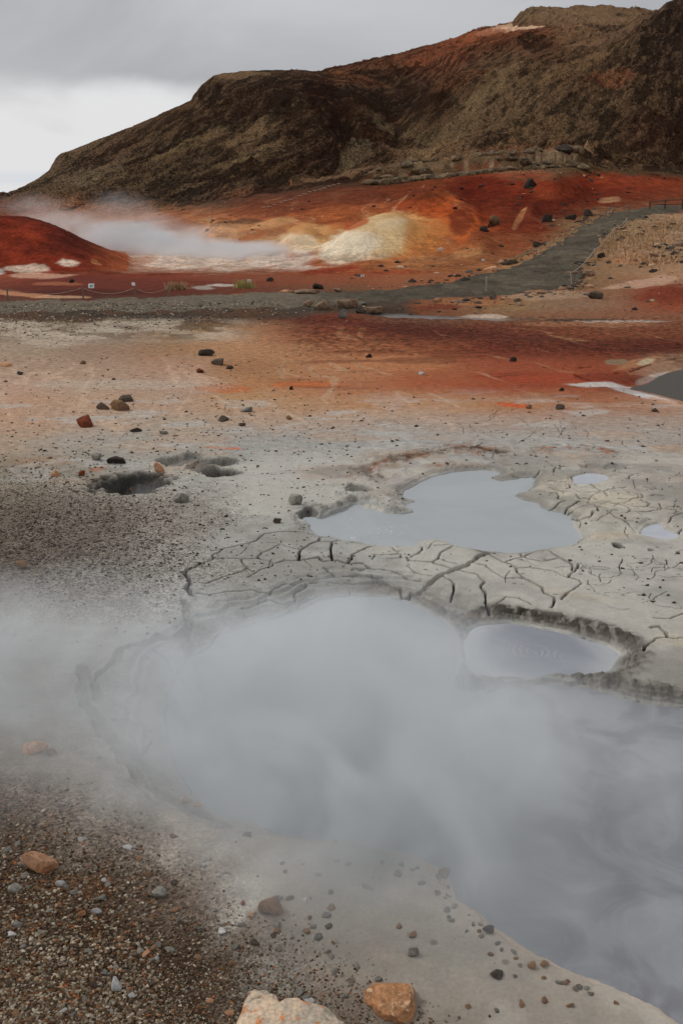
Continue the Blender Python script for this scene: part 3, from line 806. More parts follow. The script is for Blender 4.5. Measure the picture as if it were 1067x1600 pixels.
BR = [
    # mountain
    (810, 47, 48, 4.5, (205, 180, 155), .9, -4), (762, 54, 26, 3.5, (190, 150, 125), .8, -12), (740, 62, 60, 7, (135, 70, 46), .7, -14),
    (690, 85, 60, 14, (110, 56, 38), .7, -18), (560, 112, 60, 9, (92, 54, 38), .7, -8), (900, 60, 40, 20, (105, 84, 62), .6, 0), (830, 72, 30, 12, (50, 36, 28), .6, 0),
    (500, 150, 28, 22, (72, 36, 26), .8, -50), (590, 215, 60, 22, (62, 34, 25), .7, -40), (420, 165, 40, 30, (45, 32, 25), .7, -35),
    (380, 120, 60, 8, (100, 84, 62), .8, 0), (300, 230, 70, 10, (98, 86, 62), .7, -25), (230, 250, 60, 9, (48, 34, 27), .7, -25),
    (330, 190, 60, 12, (46, 33, 26), .6, -30), (400, 240, 60, 10, (104, 90, 66), .7, -20), (180, 235, 60, 10, (70, 46, 36), .6, -28),
    (520, 240, 50, 10, (56, 32, 25), .8, -28), (560, 250, 30, 9, (90, 86, 66), .6, -20), (360, 295, 90, 7, (48, 38, 30), .7, -8),
    (130, 290, 60, 18, (100, 90, 72), .6, -25), (650, 165, 45, 20, (48, 34, 27), .7, 10), (600, 205, 35, 10, (110, 102, 80), .4, 40),
    (760, 150, 60, 14, (104, 92, 68), .7, -40), (720, 200, 60, 14, (98, 86, 64), .6, -35), (950, 130, 50, 10, (110, 58, 40), .5, -10),
    (1020, 210, 60, 30, (58, 34, 27), .7, 0), (860, 200, 60, 25, (92, 74, 52), .5, 0), (1030, 80, 45, 50, (56, 44, 36), .6, 0),
    (790, 258, 130, 8, (158, 132, 104), .85, -4), (880, 240, 70, 5, (150, 126, 98), .8, 0), (650, 272, 60, 6, (140, 116, 90), .7, -6), (540, 272, 70, 4, (125, 102, 80), .6, -8),
    (515, 175, 30, 62, (54, 29, 22), .8, -38, .4), (600, 175, 55, 20, (48, 34, 26), .7, 10, .4), (400, 205, 60, 18, (112, 96, 70), .5, -35, .4), (690, 235, 70, 9, (124, 106, 78), .6, -25, .4), (560, 130, 50, 8, (104, 60, 42), .6, 10, .4),
    (330, 150, 26, 14, (48, 34, 27), .8, -50, .4), (720, 130, 50, 18, (92, 50, 36), .5, -20, .4), (900, 110, 60, 12, (110, 90, 64), .5, -20, .4), (620, 240, 30, 12, (52, 36, 28), .6, -20, .4), (820, 235, 90, 8, (100, 62, 44), .5, -5, .4),
    # mid slopes
    (740, 300, 55, 34, (88, 28, 18), .8, 0), (860, 320, 60, 30, (84, 32, 22), .6, 0), (970, 282, 90, 9, (128, 54, 34), .7, 3), (640, 300, 60, 10, (120, 52, 32), .6, 0),
    (620, 322, 60, 8, (118, 60, 42), .6, 0), (700, 345, 45, 40, (175, 84, 42), .85, 0), (625, 368, 92, 40, (172, 104, 64), .7, -4, .3), (605, 366, 76, 37, (184, 136, 92), .8, -6, .3), (588, 368, 60, 33, (196, 168, 126), .85, -6, .3), (545, 385, 56, 24, (206, 190, 164), .95, -14, .25), (610, 350, 30, 10, (202, 176, 138), .8, -10, .3), (665, 372, 40, 30, (178, 112, 66), .6, 0, .3), (700, 330, 50, 12, (160, 68, 36), .7, 0),
    (556, 350, 22, 8, (160, 66, 34), .8, -15), (468, 380, 38, 18, (200, 176, 144), .9, 5, .25), (482, 357, 40, 10, (186, 132, 92), .85, 0, .25),
    (450, 350, 20, 6, (170, 100, 62), .6, 0), (812, 340, 6, 20, (186, 128, 92), .7, 32, .25), (955, 312, 22, 5, (170, 125, 98), .7, 0),
    (340, 352, 60, 10, (172, 120, 88), .6, 0), (200, 385, 60, 25, (186, 158, 138), .75, 0), (300, 400, 90, 16, (196, 176, 158), .8, 0), (440, 405, 70, 12, (190, 172, 156), .8, 0),
    (275, 372, 20, 14, (172, 100, 62), .8, -20), (360, 350, 22, 6, (74, 52, 42), .6, 0), (470, 325, 80, 9, (104, 50, 36), .6, -10), (390, 345, 25, 5, (70, 54, 42), .6, 0),
    (600, 428, 70, 5, (140, 60, 38), .5, 0), (520, 420, 50, 6, (128, 46, 30), .8, -8),
    (345, 372, 45, 10, (182, 128, 96), .6, -20), (420, 385, 40, 12, (186, 150, 122), .6, 0), (560, 330, 50, 7, (150, 78, 48), .6, -10), (735, 385, 50, 10, (150, 88, 58), .6, -15),
    (640, 412, 90, 7, (150, 96, 66), .6, 0), (700, 400, 80, 6, (142, 96, 68), .6, -5), (250, 352, 60, 7, (168, 112, 84), .5, 0), (520, 308, 60, 6, (112, 66, 48), .6, -15), (640, 305, 60, 8, (88, 44, 30), .5, 0),
    (780, 270, 90, 8, (138, 52, 28), .5, 0), (900, 300, 70, 12, (96, 36, 24), .5, 0),
    (430, 348, 34, 9, (188, 136, 100), .75, -8, .3), (345, 360, 42, 10, (184, 128, 94), .7, -10, .3), (390, 372, 30, 7, (150, 78, 50), .6, -15, .3), (730, 392, 34, 9, (170, 116, 82), .6, -10, .3),
    (720, 345, 20, 26, (98, 38, 25), .75, 20, .3), (655, 320, 46, 9, (146, 66, 38), .7, -6, .3), (860, 300, 40, 12, (128, 56, 35), .6, 0, .3), (905, 322, 30, 10, (100, 44, 30), .6, 0, .3), (560, 400, 60, 5, (176, 150, 124), .6, -4, .3),
    # basin in front of the mound
    (190, 443, 190, 9, (96, 40, 28), .85, 0), (120, 458, 110, 6, (72, 28, 21), .9, 0), (60, 432, 55, 5, (182, 140, 116), .8, 0), (20, 458, 60, 4, (176, 118, 92), .8, 6),
    (90, 444, 40, 3, (150, 88, 66), .7, 0), (320, 449, 22, 4, (150, 140, 130), .8, 0), (345, 446, 30, 3, (176, 166, 154), .8, 0), (100, 464, 40, 2.5, (185, 140, 115), .7, 0),
    (400, 462, 50, 4, (150, 100, 80), .6, 0),
    # right side
    (1040, 462, 50, 17, (112, 50, 35), .9, 0), (1010, 441, 60, 8, (172, 138, 114), .8, -8), (860, 462, 60, 10, (160, 136, 112), .5, 0), (720, 472, 60, 6, (150, 96, 66), .7, 0),
    (680, 480, 45, 7, (104, 46, 30), .85, 0), (1000, 385, 70, 24, (160, 124, 96), .75, -25), (1040, 350, 50, 12, (156, 122, 94), .7, -20), (1000, 410, 70, 8, (150, 100, 72), .6, 0), (800, 415, 50, 8, (160, 120, 88), .5, -20),
    (870, 380, 40, 5, (165, 130, 100), .7, -30),
    # flat in the middle distance
    (880, 501, 110, 2.2, (66, 54, 45), .85, 0, .8), (740, 493, 70, 2.2, (180, 160, 144), .8, 1, .8), (990, 503, 90, 2.0, (176, 158, 142), .8, 0, .8), (820, 496, 60, 2.5, (88, 74, 62), .7, 0, .8),
    (60, 520, 110, 20, (172, 158, 140), .55, 0), (240, 503, 50, 8, (160, 138, 116), .5, 0), (100, 500, 200, 5, (84, 56, 40), .6, 0), (190, 510, 60, 8, (172, 160, 144), .5, 0),
    (700, 520, 200, 10, (86, 38, 28), .75, 4), (520, 503, 90, 9, (98, 42, 30), .7, 4), (900, 508, 160, 4, (160, 102, 78), .6, 0), (960, 540, 120, 9, (92, 40, 29), .7, -3), (700, 494, 110, 3.5, (175, 150, 130), .6, 1), (620, 568, 120, 12, (170, 104, 74), .6, 0),
    (850, 590, 110, 10, (146, 58, 38), .6, 2), (350, 607, 42, 7, (176, 92, 56), .8, 0), (470, 600, 60, 5, (178, 88, 52), .7, 0), (380, 570, 50, 9, (150, 98, 72), .5, 0),
    (300, 600, 70, 14, (170, 140, 118), .4, 0), (800, 632, 25, 3, (188, 78, 44), .85, 3), (945, 590, 50, 8, (118, 46, 32), .8, 0), (900, 605, 40, 6, (180, 150, 130), .0, 0),
    (940, 602, 60, 4.5, (178, 172, 164), .9, 0), (1025, 582, 30, 5, (172, 160, 148), .8, -20), (1000, 566, 45, 6, (160, 104, 74), .7, -14), (1025, 545, 60, 6, (84, 36, 27), .8, -5), (1010, 565, 18, 5, (168, 158, 130), .8, -15),
    (960, 566, 22, 5, (120, 112, 88), .7, 0), (1010, 620, 60, 4, (186, 186, 184), .9, 14), (1060, 634, 60, 4, (176, 116, 84), .7, 14),
    (180, 600, 140, 8, (172, 160, 146), .35, 0), (60, 720, 60, 6, (150, 110, 86), .4, 0), (345, 700, 26, 1.6, (176, 92, 60), .8, 4), (155, 731, 16, 4, (150, 92, 66), .6, -10), (370, 700, 12, 2, (196, 92, 56), .9, 0),
    (1050, 700, 40, 6, (160, 130, 104), .5, 0), (890, 760, 60, 24, (176, 166, 148), .55, 0), (960, 782, 60, 14, (180, 168, 148), .6, 0), (950, 835, 60, 8, (172, 156, 130), .5, 0),
    (700, 735, 60, 8, (150, 136, 120), .5, 0), (610, 770, 40, 12, (160, 148, 132), .5, 0), (330, 735, 60, 10, (160, 152, 134), .35, 0),
    (1050, 1000, 40, 10, (170, 156, 130), .5, 0), (900, 930, 70, 6, (160, 146, 126), .5, 10),
    # foreground
    (120, 1385, 60, 18, (92, 54, 34), .6, 0), (40, 1180, 80, 30, (150, 138, 124), .3, 0), (300, 1285, 50, 14, (166, 150, 134), .6, 25), (230, 1380, 80, 30, (84, 70, 60), .4, 30),
]
for b in BR:
    brush(*b)
rw = Xg + 0.9 * nmid + 0.25 * nmid2
ril = ridged(rw / 0.75 + Yg / 2.6, Yg / 5.5 + 0.5 * nmid, 3, 161)
zone = sst(545, 590, Vg) * (1 - sst(655, 700, Vg)) * (1 - sst(700, 900, Ug)) * (Yg < 24)
paint(zone * 0.45 * sst(0.80, 0.92, ril), (186, 160, 136))
zone2 = sst(500, 530, Vg) * (1 - sst(600, 640, Vg)) * sst(380, 520, Ug) * (Yg < 26)
paint(zone2 * 0.55 * sst(0.80, 0.94, ril), (168, 116, 86))
paint(zone2 * 0.5 * sst(0.1, 0.4, fbm(Xg / 1.6, Yg / 0.5, 4, 162)), (92, 44, 30))
zone3 = sst(600, 640, Vg) * (1 - sst(720, 780, Vg)) * (Yg < 18)
paint(zone3 * 0.5 * sst(0.05, 0.4, fbm(Xg / 0.9, Yg / 0.5, 4, 163)), (164, 138, 116))
paint(zone3 * 0.5 * sst(0.15, 0.45, fbm(Xg / 0.7, Yg / 0.4, 4, 164)), (166, 164, 158))
# gullies and bleached runnels down the mid slopes
gz = sst(42, 48, Yg) * (1 - sst(-8, 0, Yg - Ybase)) * (1 - DOME)
gr_ = ridged((Xg + 2.0 * nmid) / 2.2, Yg / 16 + 0.4 * nmid, 3, 165)
paint(gz * 0.45 * sst(0.78, 0.93, gr_) * (1 - sst(640, 760, Ug)), (186, 140, 110))
paint(gz * 0.5 * sst(0.12, 0.4, fbm(Xg / 3.5, Yg / 7, 4, 166)), (104, 48, 32))
# left mound: dark red with bleached feet
mm = sst(0.03, 0.12, mh * prof)
mred = mm[..., None].astype(np.float32)
mn = fbm(Xg / 3, Yg / 5, 4, 121)
mc = np.where(sst(-0.1, 0.25, mn + 0.0 * Xg)[..., None] > 0, 1, 1)
a1, a2 = np.asarray(alb((118, 44, 29)), np.float32), np.asarray(alb((80, 30, 23)), np.float32)
tone = sst(-0.35, 0.35, mn + 0.35 * fbm(Xg / 0.8, Yg / 1.2, 3, 122))[..., None].astype(np.float32)
right = sst(120, 215, Ug)[..., None].astype(np.float32)
mc = a2 + (a1 - a2) * tone
mc = mc * (1 - right) + right * np.asarray(alb((150, 78, 52)), np.float32)
C[...] = C * (1 - mred) + mred * mc
brush(104, 408, 24, 13, (205, 180, 158), .95, 10, .8, 38, 50)
brush(42, 420, 40, 8, (196, 172, 150), .9, 0, .7, 38, 50)
brush(-10, 425, 25, 8, (180, 174, 168), .9, 0, .6, 38, 50)
brush(150, 404, 14, 5, (190, 120, 88), .6, 30, .6, 38, 50)
brush(20, 360, 60, 9, (134, 52, 34), .5, 8, .6, 38, 52)

gm = (sst(492, 510, Vg) * (C[..., 0] > 1.8 * C[..., 1])).astype(np.float32)
C[..., 1] *= 1 + 0.06 * gm
C[..., 2] *= 1 + 0.10 * gm
C[..., 0] *= 1 - 0.04 * gm
# rock bands of pale and dark on the flat's far bank, dark gravel embankment under the path
nsp = fbm(Xg / 0.22, Yg / 0.5, 3, 131)
emb = sst(477, 484, Vg) * (1 - sst(490, 506 - 4 * sst(300, 500, Ug), Vw)) * (1 - sst(455, 520, Ug)) * (Yg < 28) * (Yg > 20)
embn = fbm(Xg / 1.1, Yg / 0.6, 4, 132)
paint(np.clip(emb, 0, 1) * 0.9, (64, 54, 44))
paint(np.clip(emb, 0, 1) * 0.7 * sst(0.0, 0.35, embn), (86, 56, 40))
scree = sst(494, 504, Vg) * (1 - sst(524, 540, Vg)) * (1 - sst(330, 420, Ug)) * (Yg < 26)
paint(scree * 0.7 * sst(-0.15, 0.2, fbm(Xg / 1.6 + 4, Yg / 1.2, 4, 133)), (176, 162, 142))
paint(scree * 0.6 * sst(0.05, 0.3, fbm(Xg / 0.7 + 9, Yg / 0.5, 4, 134)), (84, 62, 46))
emb2 = sst(452, 460, Vg) * (1 - sst(486, 496, Vw)) * sst(420, 480, Ug) * (1 - sst(655, 700, Uw)) * (Yg < 32) * (Yg > 22)
paint(np.clip(emb2, 0, 1) * 0.9, (64, 56, 47))

# path of dark gravel
PATH = [(-700, 482), (-200, 476), (0, 472), (100, 469), (200, 465), (300, 460), (400, 457), (470, 455), (560, 456), (620, 452), (700, 441), (760, 427), (800, 413), (830, 401), (860, 384), (885, 366),
        (915, 348), (940, 338), (975, 328), (1015, 324), (1067, 321), (1250, 316), (1250, 326), (1067, 329), (1010, 338), (975, 346), (955, 358), (938, 376), (928, 395),
        (912, 420), (905, 432), (903, 444), (880, 450), (820, 455), (760, 462), (690, 468), (640, 470), (560, 474), (480, 481), (400, 482), (300, 484), (200, 485), (100, 487),
        (0, 488), (-200, 490), (-700, 498)]


def inpoly(Ux, Vx, poly):
    r = np.zeros(Ux.shape, bool)
    for i in range(len(poly)):
        (x1, y1), (x2, y2) = poly[i - 1], poly[i]
        if y1 == y2:
            continue
        c = (y1 > Vx) != (y2 > Vx)
        r ^= c & (Ux < (x2 - x1) * (Vx - y1) / (y2 - y1) + x1)
    return r


jit = 7.0 * nmid + 9 * fbm(Xg / 0.5, Yg / 1.0, 3, 141)
bandY = (Yg > 21) & (Yg < 96) & (Yg < Ybase - 1)
pathm = np.zeros(Xg.shape, bool)
rs = slice(int(np.searchsorted(Yr, 21)), int(np.searchsorted(Yr, 96)))
pathm[rs] = inpoly(Ug[rs] + jit[rs] * 0.9, Vg[rs] + 0.35 * jit[rs], PATH) & bandY[rs]
paint(pathm * 1.0, (78, 71, 60))
pl_ = pathm * (1 - sst(430, 560, Ug))
paint(pathm * 0.6 * sst(0.0, 0.35, fbm(Xg / 0.9, Yg / 2.5, 4, 181)), (96, 86, 72))
paint(pathm * 0.6 * sst(0.05, 0.35, fbm(Xg / 0.5 + 3, Yg / 1.2, 4, 182)), (58, 53, 46))
paint(pl_ * 0.7, (106, 96, 82))

# near ground: cracks, seams, crust, pits, rust
def paint_n(mask, col):
    m = mask[..., None].astype(np.float32)
    C[:iN] = C[:iN] * (1 - m) + m * np.asarray(alb(col), np.float32)


rust = fbm(xs / 0.18, ys / 0.25, 4, 151)
rustm = np.clip(np.exp(-(led / 0.22) ** 2) + 0.75 * np.exp(-(led2 / 0.15) ** 2) + 0.35 * np.exp(-(led3 / 0.12) ** 2), 0, 1)
paint_n(rustm * 0.7 * sst(-0.2, 0.3, rust), (118, 92, 70))
paint_n(rustm * .8 * sst(0.12, 0.4, fbm(xs / 0.1 + 5, ys / 0.14, 4, 156)), (146, 78, 50))
paint_n(rustm * 0.8 * sst(0.12, 0.4, fbm(xs / 0.1, ys / 0.1, 3, 152)), (60, 44, 32))
paint_n(np.clip(np.exp(-((led - .02) / 0.06) ** 2), 0, 1) * .55, (74, 50, 36))
paint_n(lfm * 0.75 * sst(-0.1, 0.35, fbm(xs / 0.12, ys / 0.16, 3, 153)), (70, 62, 50))
paint_n(np.exp(-((SD['A'] - 0.03) / 0.05) ** 2) * (SD['A'] > 0) * (V < 805) * 0.5, (104, 98, 88))
shore = np.minimum(SD['A'], np.minimum(SD['B'], SD['C']))
paint_n(np.exp(-(shore / 0.05) ** 2) * (shore > 0) * 0.75, (136, 139, 138))
paint_n(np.exp(-((shore - 0.07) / 0.035) ** 2) * (shore > 0) * 0.45 * (0.6 + 0.6 * fbm(xs / 0.2, ys / 0.2, 3, 173)).clip(0, 1), (112, 109, 102))
var1 = fbm(xs / 0.7, ys / 0.6, 4, 171)
var2 = fbm(xs / 0.25, ys / 0.2, 4, 172)
cz_ = sst(690, 730, V) * sst(300, 400, U)
paint_n(cz_ * 0.6 * sst(0.02, 0.3, var1), (172, 168, 157))
paint_n(cz_ * 0.55 * sst(0.02, 0.3, -var1 + 0.4 * var2), (124, 121, 113))
paint_n(crust * 0.7 * sst(0.02, .06, shore), (106, 101, 92))
paint_n(crust * (1 - far_side) * 0.7 * sst(0.0, 0.3, rough2 + rough), (80, 75, 67))
paint_n(crust * far_side * 0.9 * sst(-0.35, 0.15, rough2 + rough), (60, 54, 46))
paint_n(np.clip(crust * far_side * (V < 962), 0, 1) * 0.5 * sst(0.1, 0.4, fbm(xs / 0.2, ys / 0.1, 3, 154)), (136, 112, 82))
bank = np.exp(-((SD['B'] - 0.16) / 0.12) ** 2) * (SD['B'] > 0) * (1 - sst(1000, 1060, V))
paint_n(bank * 0.5 * sst(-0.2, 0.25, np.sin(SD['B'] * 95 + 4 * fbm(xs / 0.3, ys / 0.3, 2, 155))), (108, 103, 96))
paint_n(crack_dark * 0.95, (36, 32, 28))  # damp mud tone taken to near-black: shade inside the cracks painted into the colour
paint_n(seam * 0.55, (112, 104, 94))
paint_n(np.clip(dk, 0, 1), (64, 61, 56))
shoreB = np.exp(-((SD['B'] - 0.05) / 0.05) ** 2) * (SD['B'] > 0) * sst(1250, 1330, V)
paint_n(shoreB * 0.8, (182, 164, 146))

WET = np.zeros(Xg.shape, np.float32)
WET[:iN] = np.clip(np.exp(-np.clip(np.minimum(SD['A'], np.minimum(SD['B'], SD['C'])), 0, 9) / 0.06) + dk * 0.4, 0, 1)
PEB = np.zeros(Xg.shape, np.float32)
CALM = np.zeros(Xg.shape, np.float32)
CALM[:iN] = sst(690, 730, V) * sst(330, 420, U + 40 * N1[:iN])
CALM = np.maximum(CALM, DOME).astype(np.float32)
PEB[:iN] = sst(0.0, 0.5, (1 - sst(60, 460, U + 120 * N1[:iN])) * sst(720, 800, V + 20 * N1[:iN]) * (1 - sst(930, 1000, V)) + gravel_zone)


CLOD = np.zeros(Xg.shape, np.float32)
CLOD[:iN] = clod
CLOD = np.maximum(CLOD, 0.35 * sst(14, 20, Yg)).astype(np.float32)


# ------------------------------------------------------------------ mesh builders
def make_mesh(name, co, faces, mat, attrs=None, smooth=True, kind=None):
    """faces: (n,k) int array with one k; attrs: name -> per-vertex array (n,3) colour or (n,) float"""
    me = bpy.data.meshes.new(name)
    n, k = faces.shape
    me.vertices.add(len(co))
    me.vertices.foreach_set('co', np.ascontiguousarray(co, dtype=np.float32).ravel())
    me.loops.add(n * k)
    me.loops.foreach_set('vertex_index', np.ascontiguousarray(faces, dtype=np.int32).ravel())
    me.polygons.add(n)
    me.polygons.foreach_set('loop_start', np.arange(0, n * k, k, dtype=np.int32))
    me.update(calc_edges=True)
    me.polygons.foreach_set('use_smooth', np.full(n, smooth, bool))
    for an, av in (attrs or {}).items():
        if av.ndim == 2:
            at = me.attributes.new(an, 'FLOAT_COLOR', 'POINT')
            c4 = np.ones((len(co), 4), np.float32)
            c4[:, :3] = av
            at.data.foreach_set('color', c4.ravel())
        else:
            at = me.attributes.new(an, 'FLOAT', 'POINT')
            at.data.foreach_set('value', av.astype(np.float32).ravel())
    me.materials.append(mat)
    o = bpy.data.objects.new(name, me)
    COL.objects.link(o)
    if kind:
        o['kind'] = kind
    return o


def new_mat(name):
    m = bpy.data.materials.new(name)
    m.use_nodes = True
    t = NT(m.node_tree)
    t.n.clear()
    return m, t


def finish(t, col, rough=0.9, normal=None, spec=0.25):
    ins = {'Base Color': col, 'Roughness': rough, 'Specular IOR Level': spec}
    if normal is not None:
        ins['Normal'] = normal
    b = t.add('ShaderNodeBsdfPrincipled', ins)
    t.add('ShaderNodeOutputMaterial', {'Surface': b.outputs[0]})


def bump(t, h, strength, dist, normal=None):
    ins = {'Height': h, 'Strength': strength, 'Distance': dist}
    if normal is not None:
        ins['Normal'] = normal
    return t.add('ShaderNodeBump', ins).outputs[0]


def attr(t, name, out='Color'):
    return t.add('ShaderNodeAttribute', attribute_name=name).outputs[out]


def pos(t):
    return t.add('ShaderNodeTexCoord').outputs['Object']


# ground
M_ground, t = new_mat('mud_ground')
p = pos(t)
c = attr(t, 'Col')
peb = attr(t, 'peb', 'Fac')
wet = attr(t, 'wet', 'Fac')
na = t.noise(p, 9.0, 8, 0.62)
nb = t.noise(p, 55.0, 5, 0.65)
f = t.math('MULTIPLY', t.rng(na, 0.3, 0.7, 0.80, 1.16), t.rng(nb, 0.3, 0.7, 0.76, 1.2))
calm_ = attr(t, 'calm', 'Fac')
f = t.math('ADD', 1.0, t.math('MULTIPLY', t.math('SUBTRACT', f, 1.0), t.math('SUBTRACT', 1.0, t.math('MULTIPLY', calm_, 0.6))))
c = t.scl(c, f)
vo = t.add('ShaderNodeTexVoronoi', {'Vector': p, 'Scale': 75.0, 'Randomness': 1.0})
vs = t.add('ShaderNodeSeparateColor', {0: vo.outputs['Color']})
grain = t.rng(vs.outputs[0], 0.0, 1.0, 0.45, 1.8, 'LINEAR')
grain = t.math('ADD', 1.0, t.math('MULTIPLY', t.math('SUBTRACT', grain, 1.0), peb))
c = t.scl(c, grain)
clod_ = attr(t, 'clod', 'Fac')
nc = t.noise(p, 7.0, 7, 0.75)
c = t.scl(c, t.math('ADD', 1.0, t.math('MULTIPLY', clod_, t.rng(nc, 0.36, 0.62, -0.62, 0.45))))
vd = t.add('ShaderNodeTexVoronoi', {'Vector': t.vmath('MULTIPLY', p, (1, 1, 1)), 'Scale': 9.0, 'Randomness': 1.0})
vdc = t.add('ShaderNodeSeparateColor', {0: vd.outputs['Color']})
spk = t.math('MULTIPLY', t.rng(vd.outputs['Distance'], 0.10, 0.22, 1.0, 0.0), t.rng(vdc.outputs[1], 0.72, 0.80))
c = t.scl(c, t.math('SUBTRACT', 1.0, t.math('MULTIPLY', spk, 0.45)))
n_ = bump(t, na, 0.35, 0.02)
n_ = bump(t, nc, t.math('MULTIPLY', clod_, 0.8), 0.08, n_)
n_ = bump(t, nb, t.math('SUBTRACT', 0.55, t.math('MULTIPLY', calm_, 0.3)), 0.007, n_)
n_ = bump(t, vo.outputs['Distance'], t.math('MULTIPLY', peb, 0.8), 0.012, n_)
finish(t, c, t.rng(wet, 0, 1, 0.95, 0.5), n_, t.rng(wet, 0, 1, 0.1, 0.35))

# clay slopes
M_clay, t = new_mat('clay_slope')
p = pos(t)
c = attr(t, 'Col')
na = t.noise(p, 1.1, 9, 0.65, 0.2)
nb = t.noise(p, 6.0, 6, 0.7)
nd = t.noise(p, 2.6, 3, 0.5)
calm_ = attr(t, 'calm', 'Fac')
f = t.math('MULTIPLY', t.rng(na, 0.30, 0.70, 0.66, 1.28), t.rng(nb, 0.34, 0.66, 0.68, 1.28))
f = t.math('ADD', 1.0, t.math('MULTIPLY', t.math('SUBTRACT', f, 1.0), t.math('SUBTRACT', 1.0, t.math('MULTIPLY', calm_, 0.65))))
c = t.scl(c, f)
vd = t.add('ShaderNodeTexVoronoi', {'Vector': p, 'Scale': 2.2, 'Randomness': 1.0})
vdc = t.add('ShaderNodeSeparateColor', {0: vd.outputs['Color']})
spk = t.math('MULTIPLY', t.rng(vd.outputs['Distance'], 0.08, 0.26, 1.0, 0.0), t.rng(vdc.outputs[1], 0.62, 0.72))
spk = t.math('MULTIPLY', t.math('MULTIPLY', spk, t.rng(nd, 0.42, 0.6)), t.math('SUBTRACT', 1.0, calm_))
c = t.mix(t.math('MULTIPLY', spk, 0.8), c, (0.035, 0.022, 0.016, 1))
n_ = bump(t, na, t.math('SUBTRACT', 0.6, t.math('MULTIPLY', calm_, 0.45)), 0.25)
n_ = bump(t, nb, t.math('SUBTRACT', 0.6, t.math('MULTIPLY', calm_, 0.45)), 0.08, n_)
finish(t, c, 1.0, n_, 0.03)

# path
M_path, t = new_mat('dark_gravel_path')
p = pos(t)
c = attr(t, 'Col')
na = t.noise(p, 2.5, 6, 0.6)
nb = t.noise(p, 8.0, 6, 0.85)
c = t.scl(c, t.math('MULTIPLY', t.rng(na, 0.3, 0.7, 0.85, 1.14), t.rng(nb, 0.35, 0.65, 0.6, 1.4)))
finish(t, c, 1.0, bump(t, nb, 0.7, 0.03), 0.04)

# mountain: moss cushions over dark lava scree, in bands that climb to the right
M_mtn, t = new_mat('mossy_scree')
p = pos(t)
c = attr(t, 'Col')
# moss grows in long streaks that climb the slope to the right
e1 = np.array([1.0, 2.5, 0.75])
e1 = tuple(e1 / np.linalg.norm(e1))
along = t.vmath('DOT_PRODUCT', p, e1)
q = t.vmath('SUBTRACT', p, t.scl(e1, t.math('MULTIPLY', along, 0.84)))
st = t.noise(q, 0.62, 8, 0.66, 0.35)
pt = t.noise(p, 1.3, 7, 0.75, 0.3)
fine = t.noise(p, 3.6, 4, 0.75)
msk = t.math('ADD', t.math('MULTIPLY', st, 0.72), t.math('MULTIPLY', pt, 0.28))
lum = t.vmath('DOT_PRODUCT', c, (0.3, 0.5, 0.2))
msk = t.math('ADD', msk, t.rng(lum, 0.02, 0.15, -0.065, 0.10, 'LINEAR'))
big = t.noise(q, 0.07, 4, 0.6, 0.3)
msk = t.math('ADD', msk, t.rng(big, 0.3, 0.7, -0.02, 0.02))
msk = t.rng(msk, 0.45, 0.56)
redb = t.rng(t.noise(q, 0.16, 5, 0.6, .3), 0.45, 0.6)
darkc = t.mix(0.45, t.scl(c, 0.68), t.mix(redb, (0.034, 0.019, 0.013, 1), (0.062, 0.029, 0.017, 1)))
lightc = t.mix(0.35, t.vmath('MULTIPLY', c, (1.75, 1.5, 1.38)), (0.190, 0.125, 0.070, 1))
c = t.mix(msk, darkc, lightc)
c = t.scl(c, t.rng(fine, 0.38, 0.62, 0.36, 1.7))
n_ = bump(t, st, 0.8, 1.6)
n_ = bump(t, pt, 0.8, 0.7, n_)
n_ = bump(t, fine, 0.6, 0.25, n_)
finish(t, c, 1.0, n_, 0.03)

# ------------------------------------------------------------------ terrain objects from the one height field
co_all = np.stack([Xg, Yg, Zg], -1).reshape(-1, 3).astype(np.float32)
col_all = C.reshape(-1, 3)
idx = np.arange(NY * NT_).reshape(NY, NT_)
quads = np.stack([idx[:-1, :-1], idx[:-1, 1:], idx[1:, 1:], idx[1:, :-1]], -1).reshape(-1, 4)


def cellmask(m):
    return m[:-1, :-1].reshape(-1)


is_mtn = cellmask(Yg > yl + 0.9)
is_path = cellmask(pathm) & ~is_mtn
is_mound = cellmask(MOUND) & ~is_mtn & ~is_path
clay_from = 38 + 1.2 * nmid
is_clay = cellmask(Yg > clay_from) & ~(is_mtn | is_path | is_mound)
is_ground = ~(is_mtn | is_path | is_mound | is_clay)
for nm, msk_, mt in (('ground', is_ground, M_ground), ('path', is_path, M_path), ('hill', is_mound, M_clay),
                     ('terrain', is_clay, M_clay), ('mountain', is_mtn, M_mtn)):
    q = quads[msk_]
    used, inv = np.unique(q.ravel(), return_inverse=True)
    make_mesh(nm, co_all[used], inv.reshape(-1, 4), mt,
              {'Col': col_all[used], 'wet': WET.ravel()[used], 'peb': PEB.ravel()[used], 'clod': CLOD.ravel()[used], 'calm': CALM.ravel()[used]}, True, 'structure')

_, VF = project(Xg, Yg, Zg)
VMIN = np.minimum.accumulate(VF, axis=0)


def hit(px, py):
    """the point of the terrain seen at a surveyed photo position"""
    t_ = float(tpx(px, py))
    j = int(np.clip(np.searchsorted(Tc, t_), 1, NT_ - 1))
    col = VMIN[:, j]
    i = int(np.searchsorted(-col, -py))
    i = min(max(i, 1), NY - 1)
    a, b = col[i - 1], col[i]
    f_ = 0 if a == b else (a - py) / (a - b)
    Y = Yr[i - 1] + (Yr[i] - Yr[i - 1]) * np.clip(f_, 0, 1)
    return np.array([t_ * Y, Y, zat(t_ * Y, Y)])


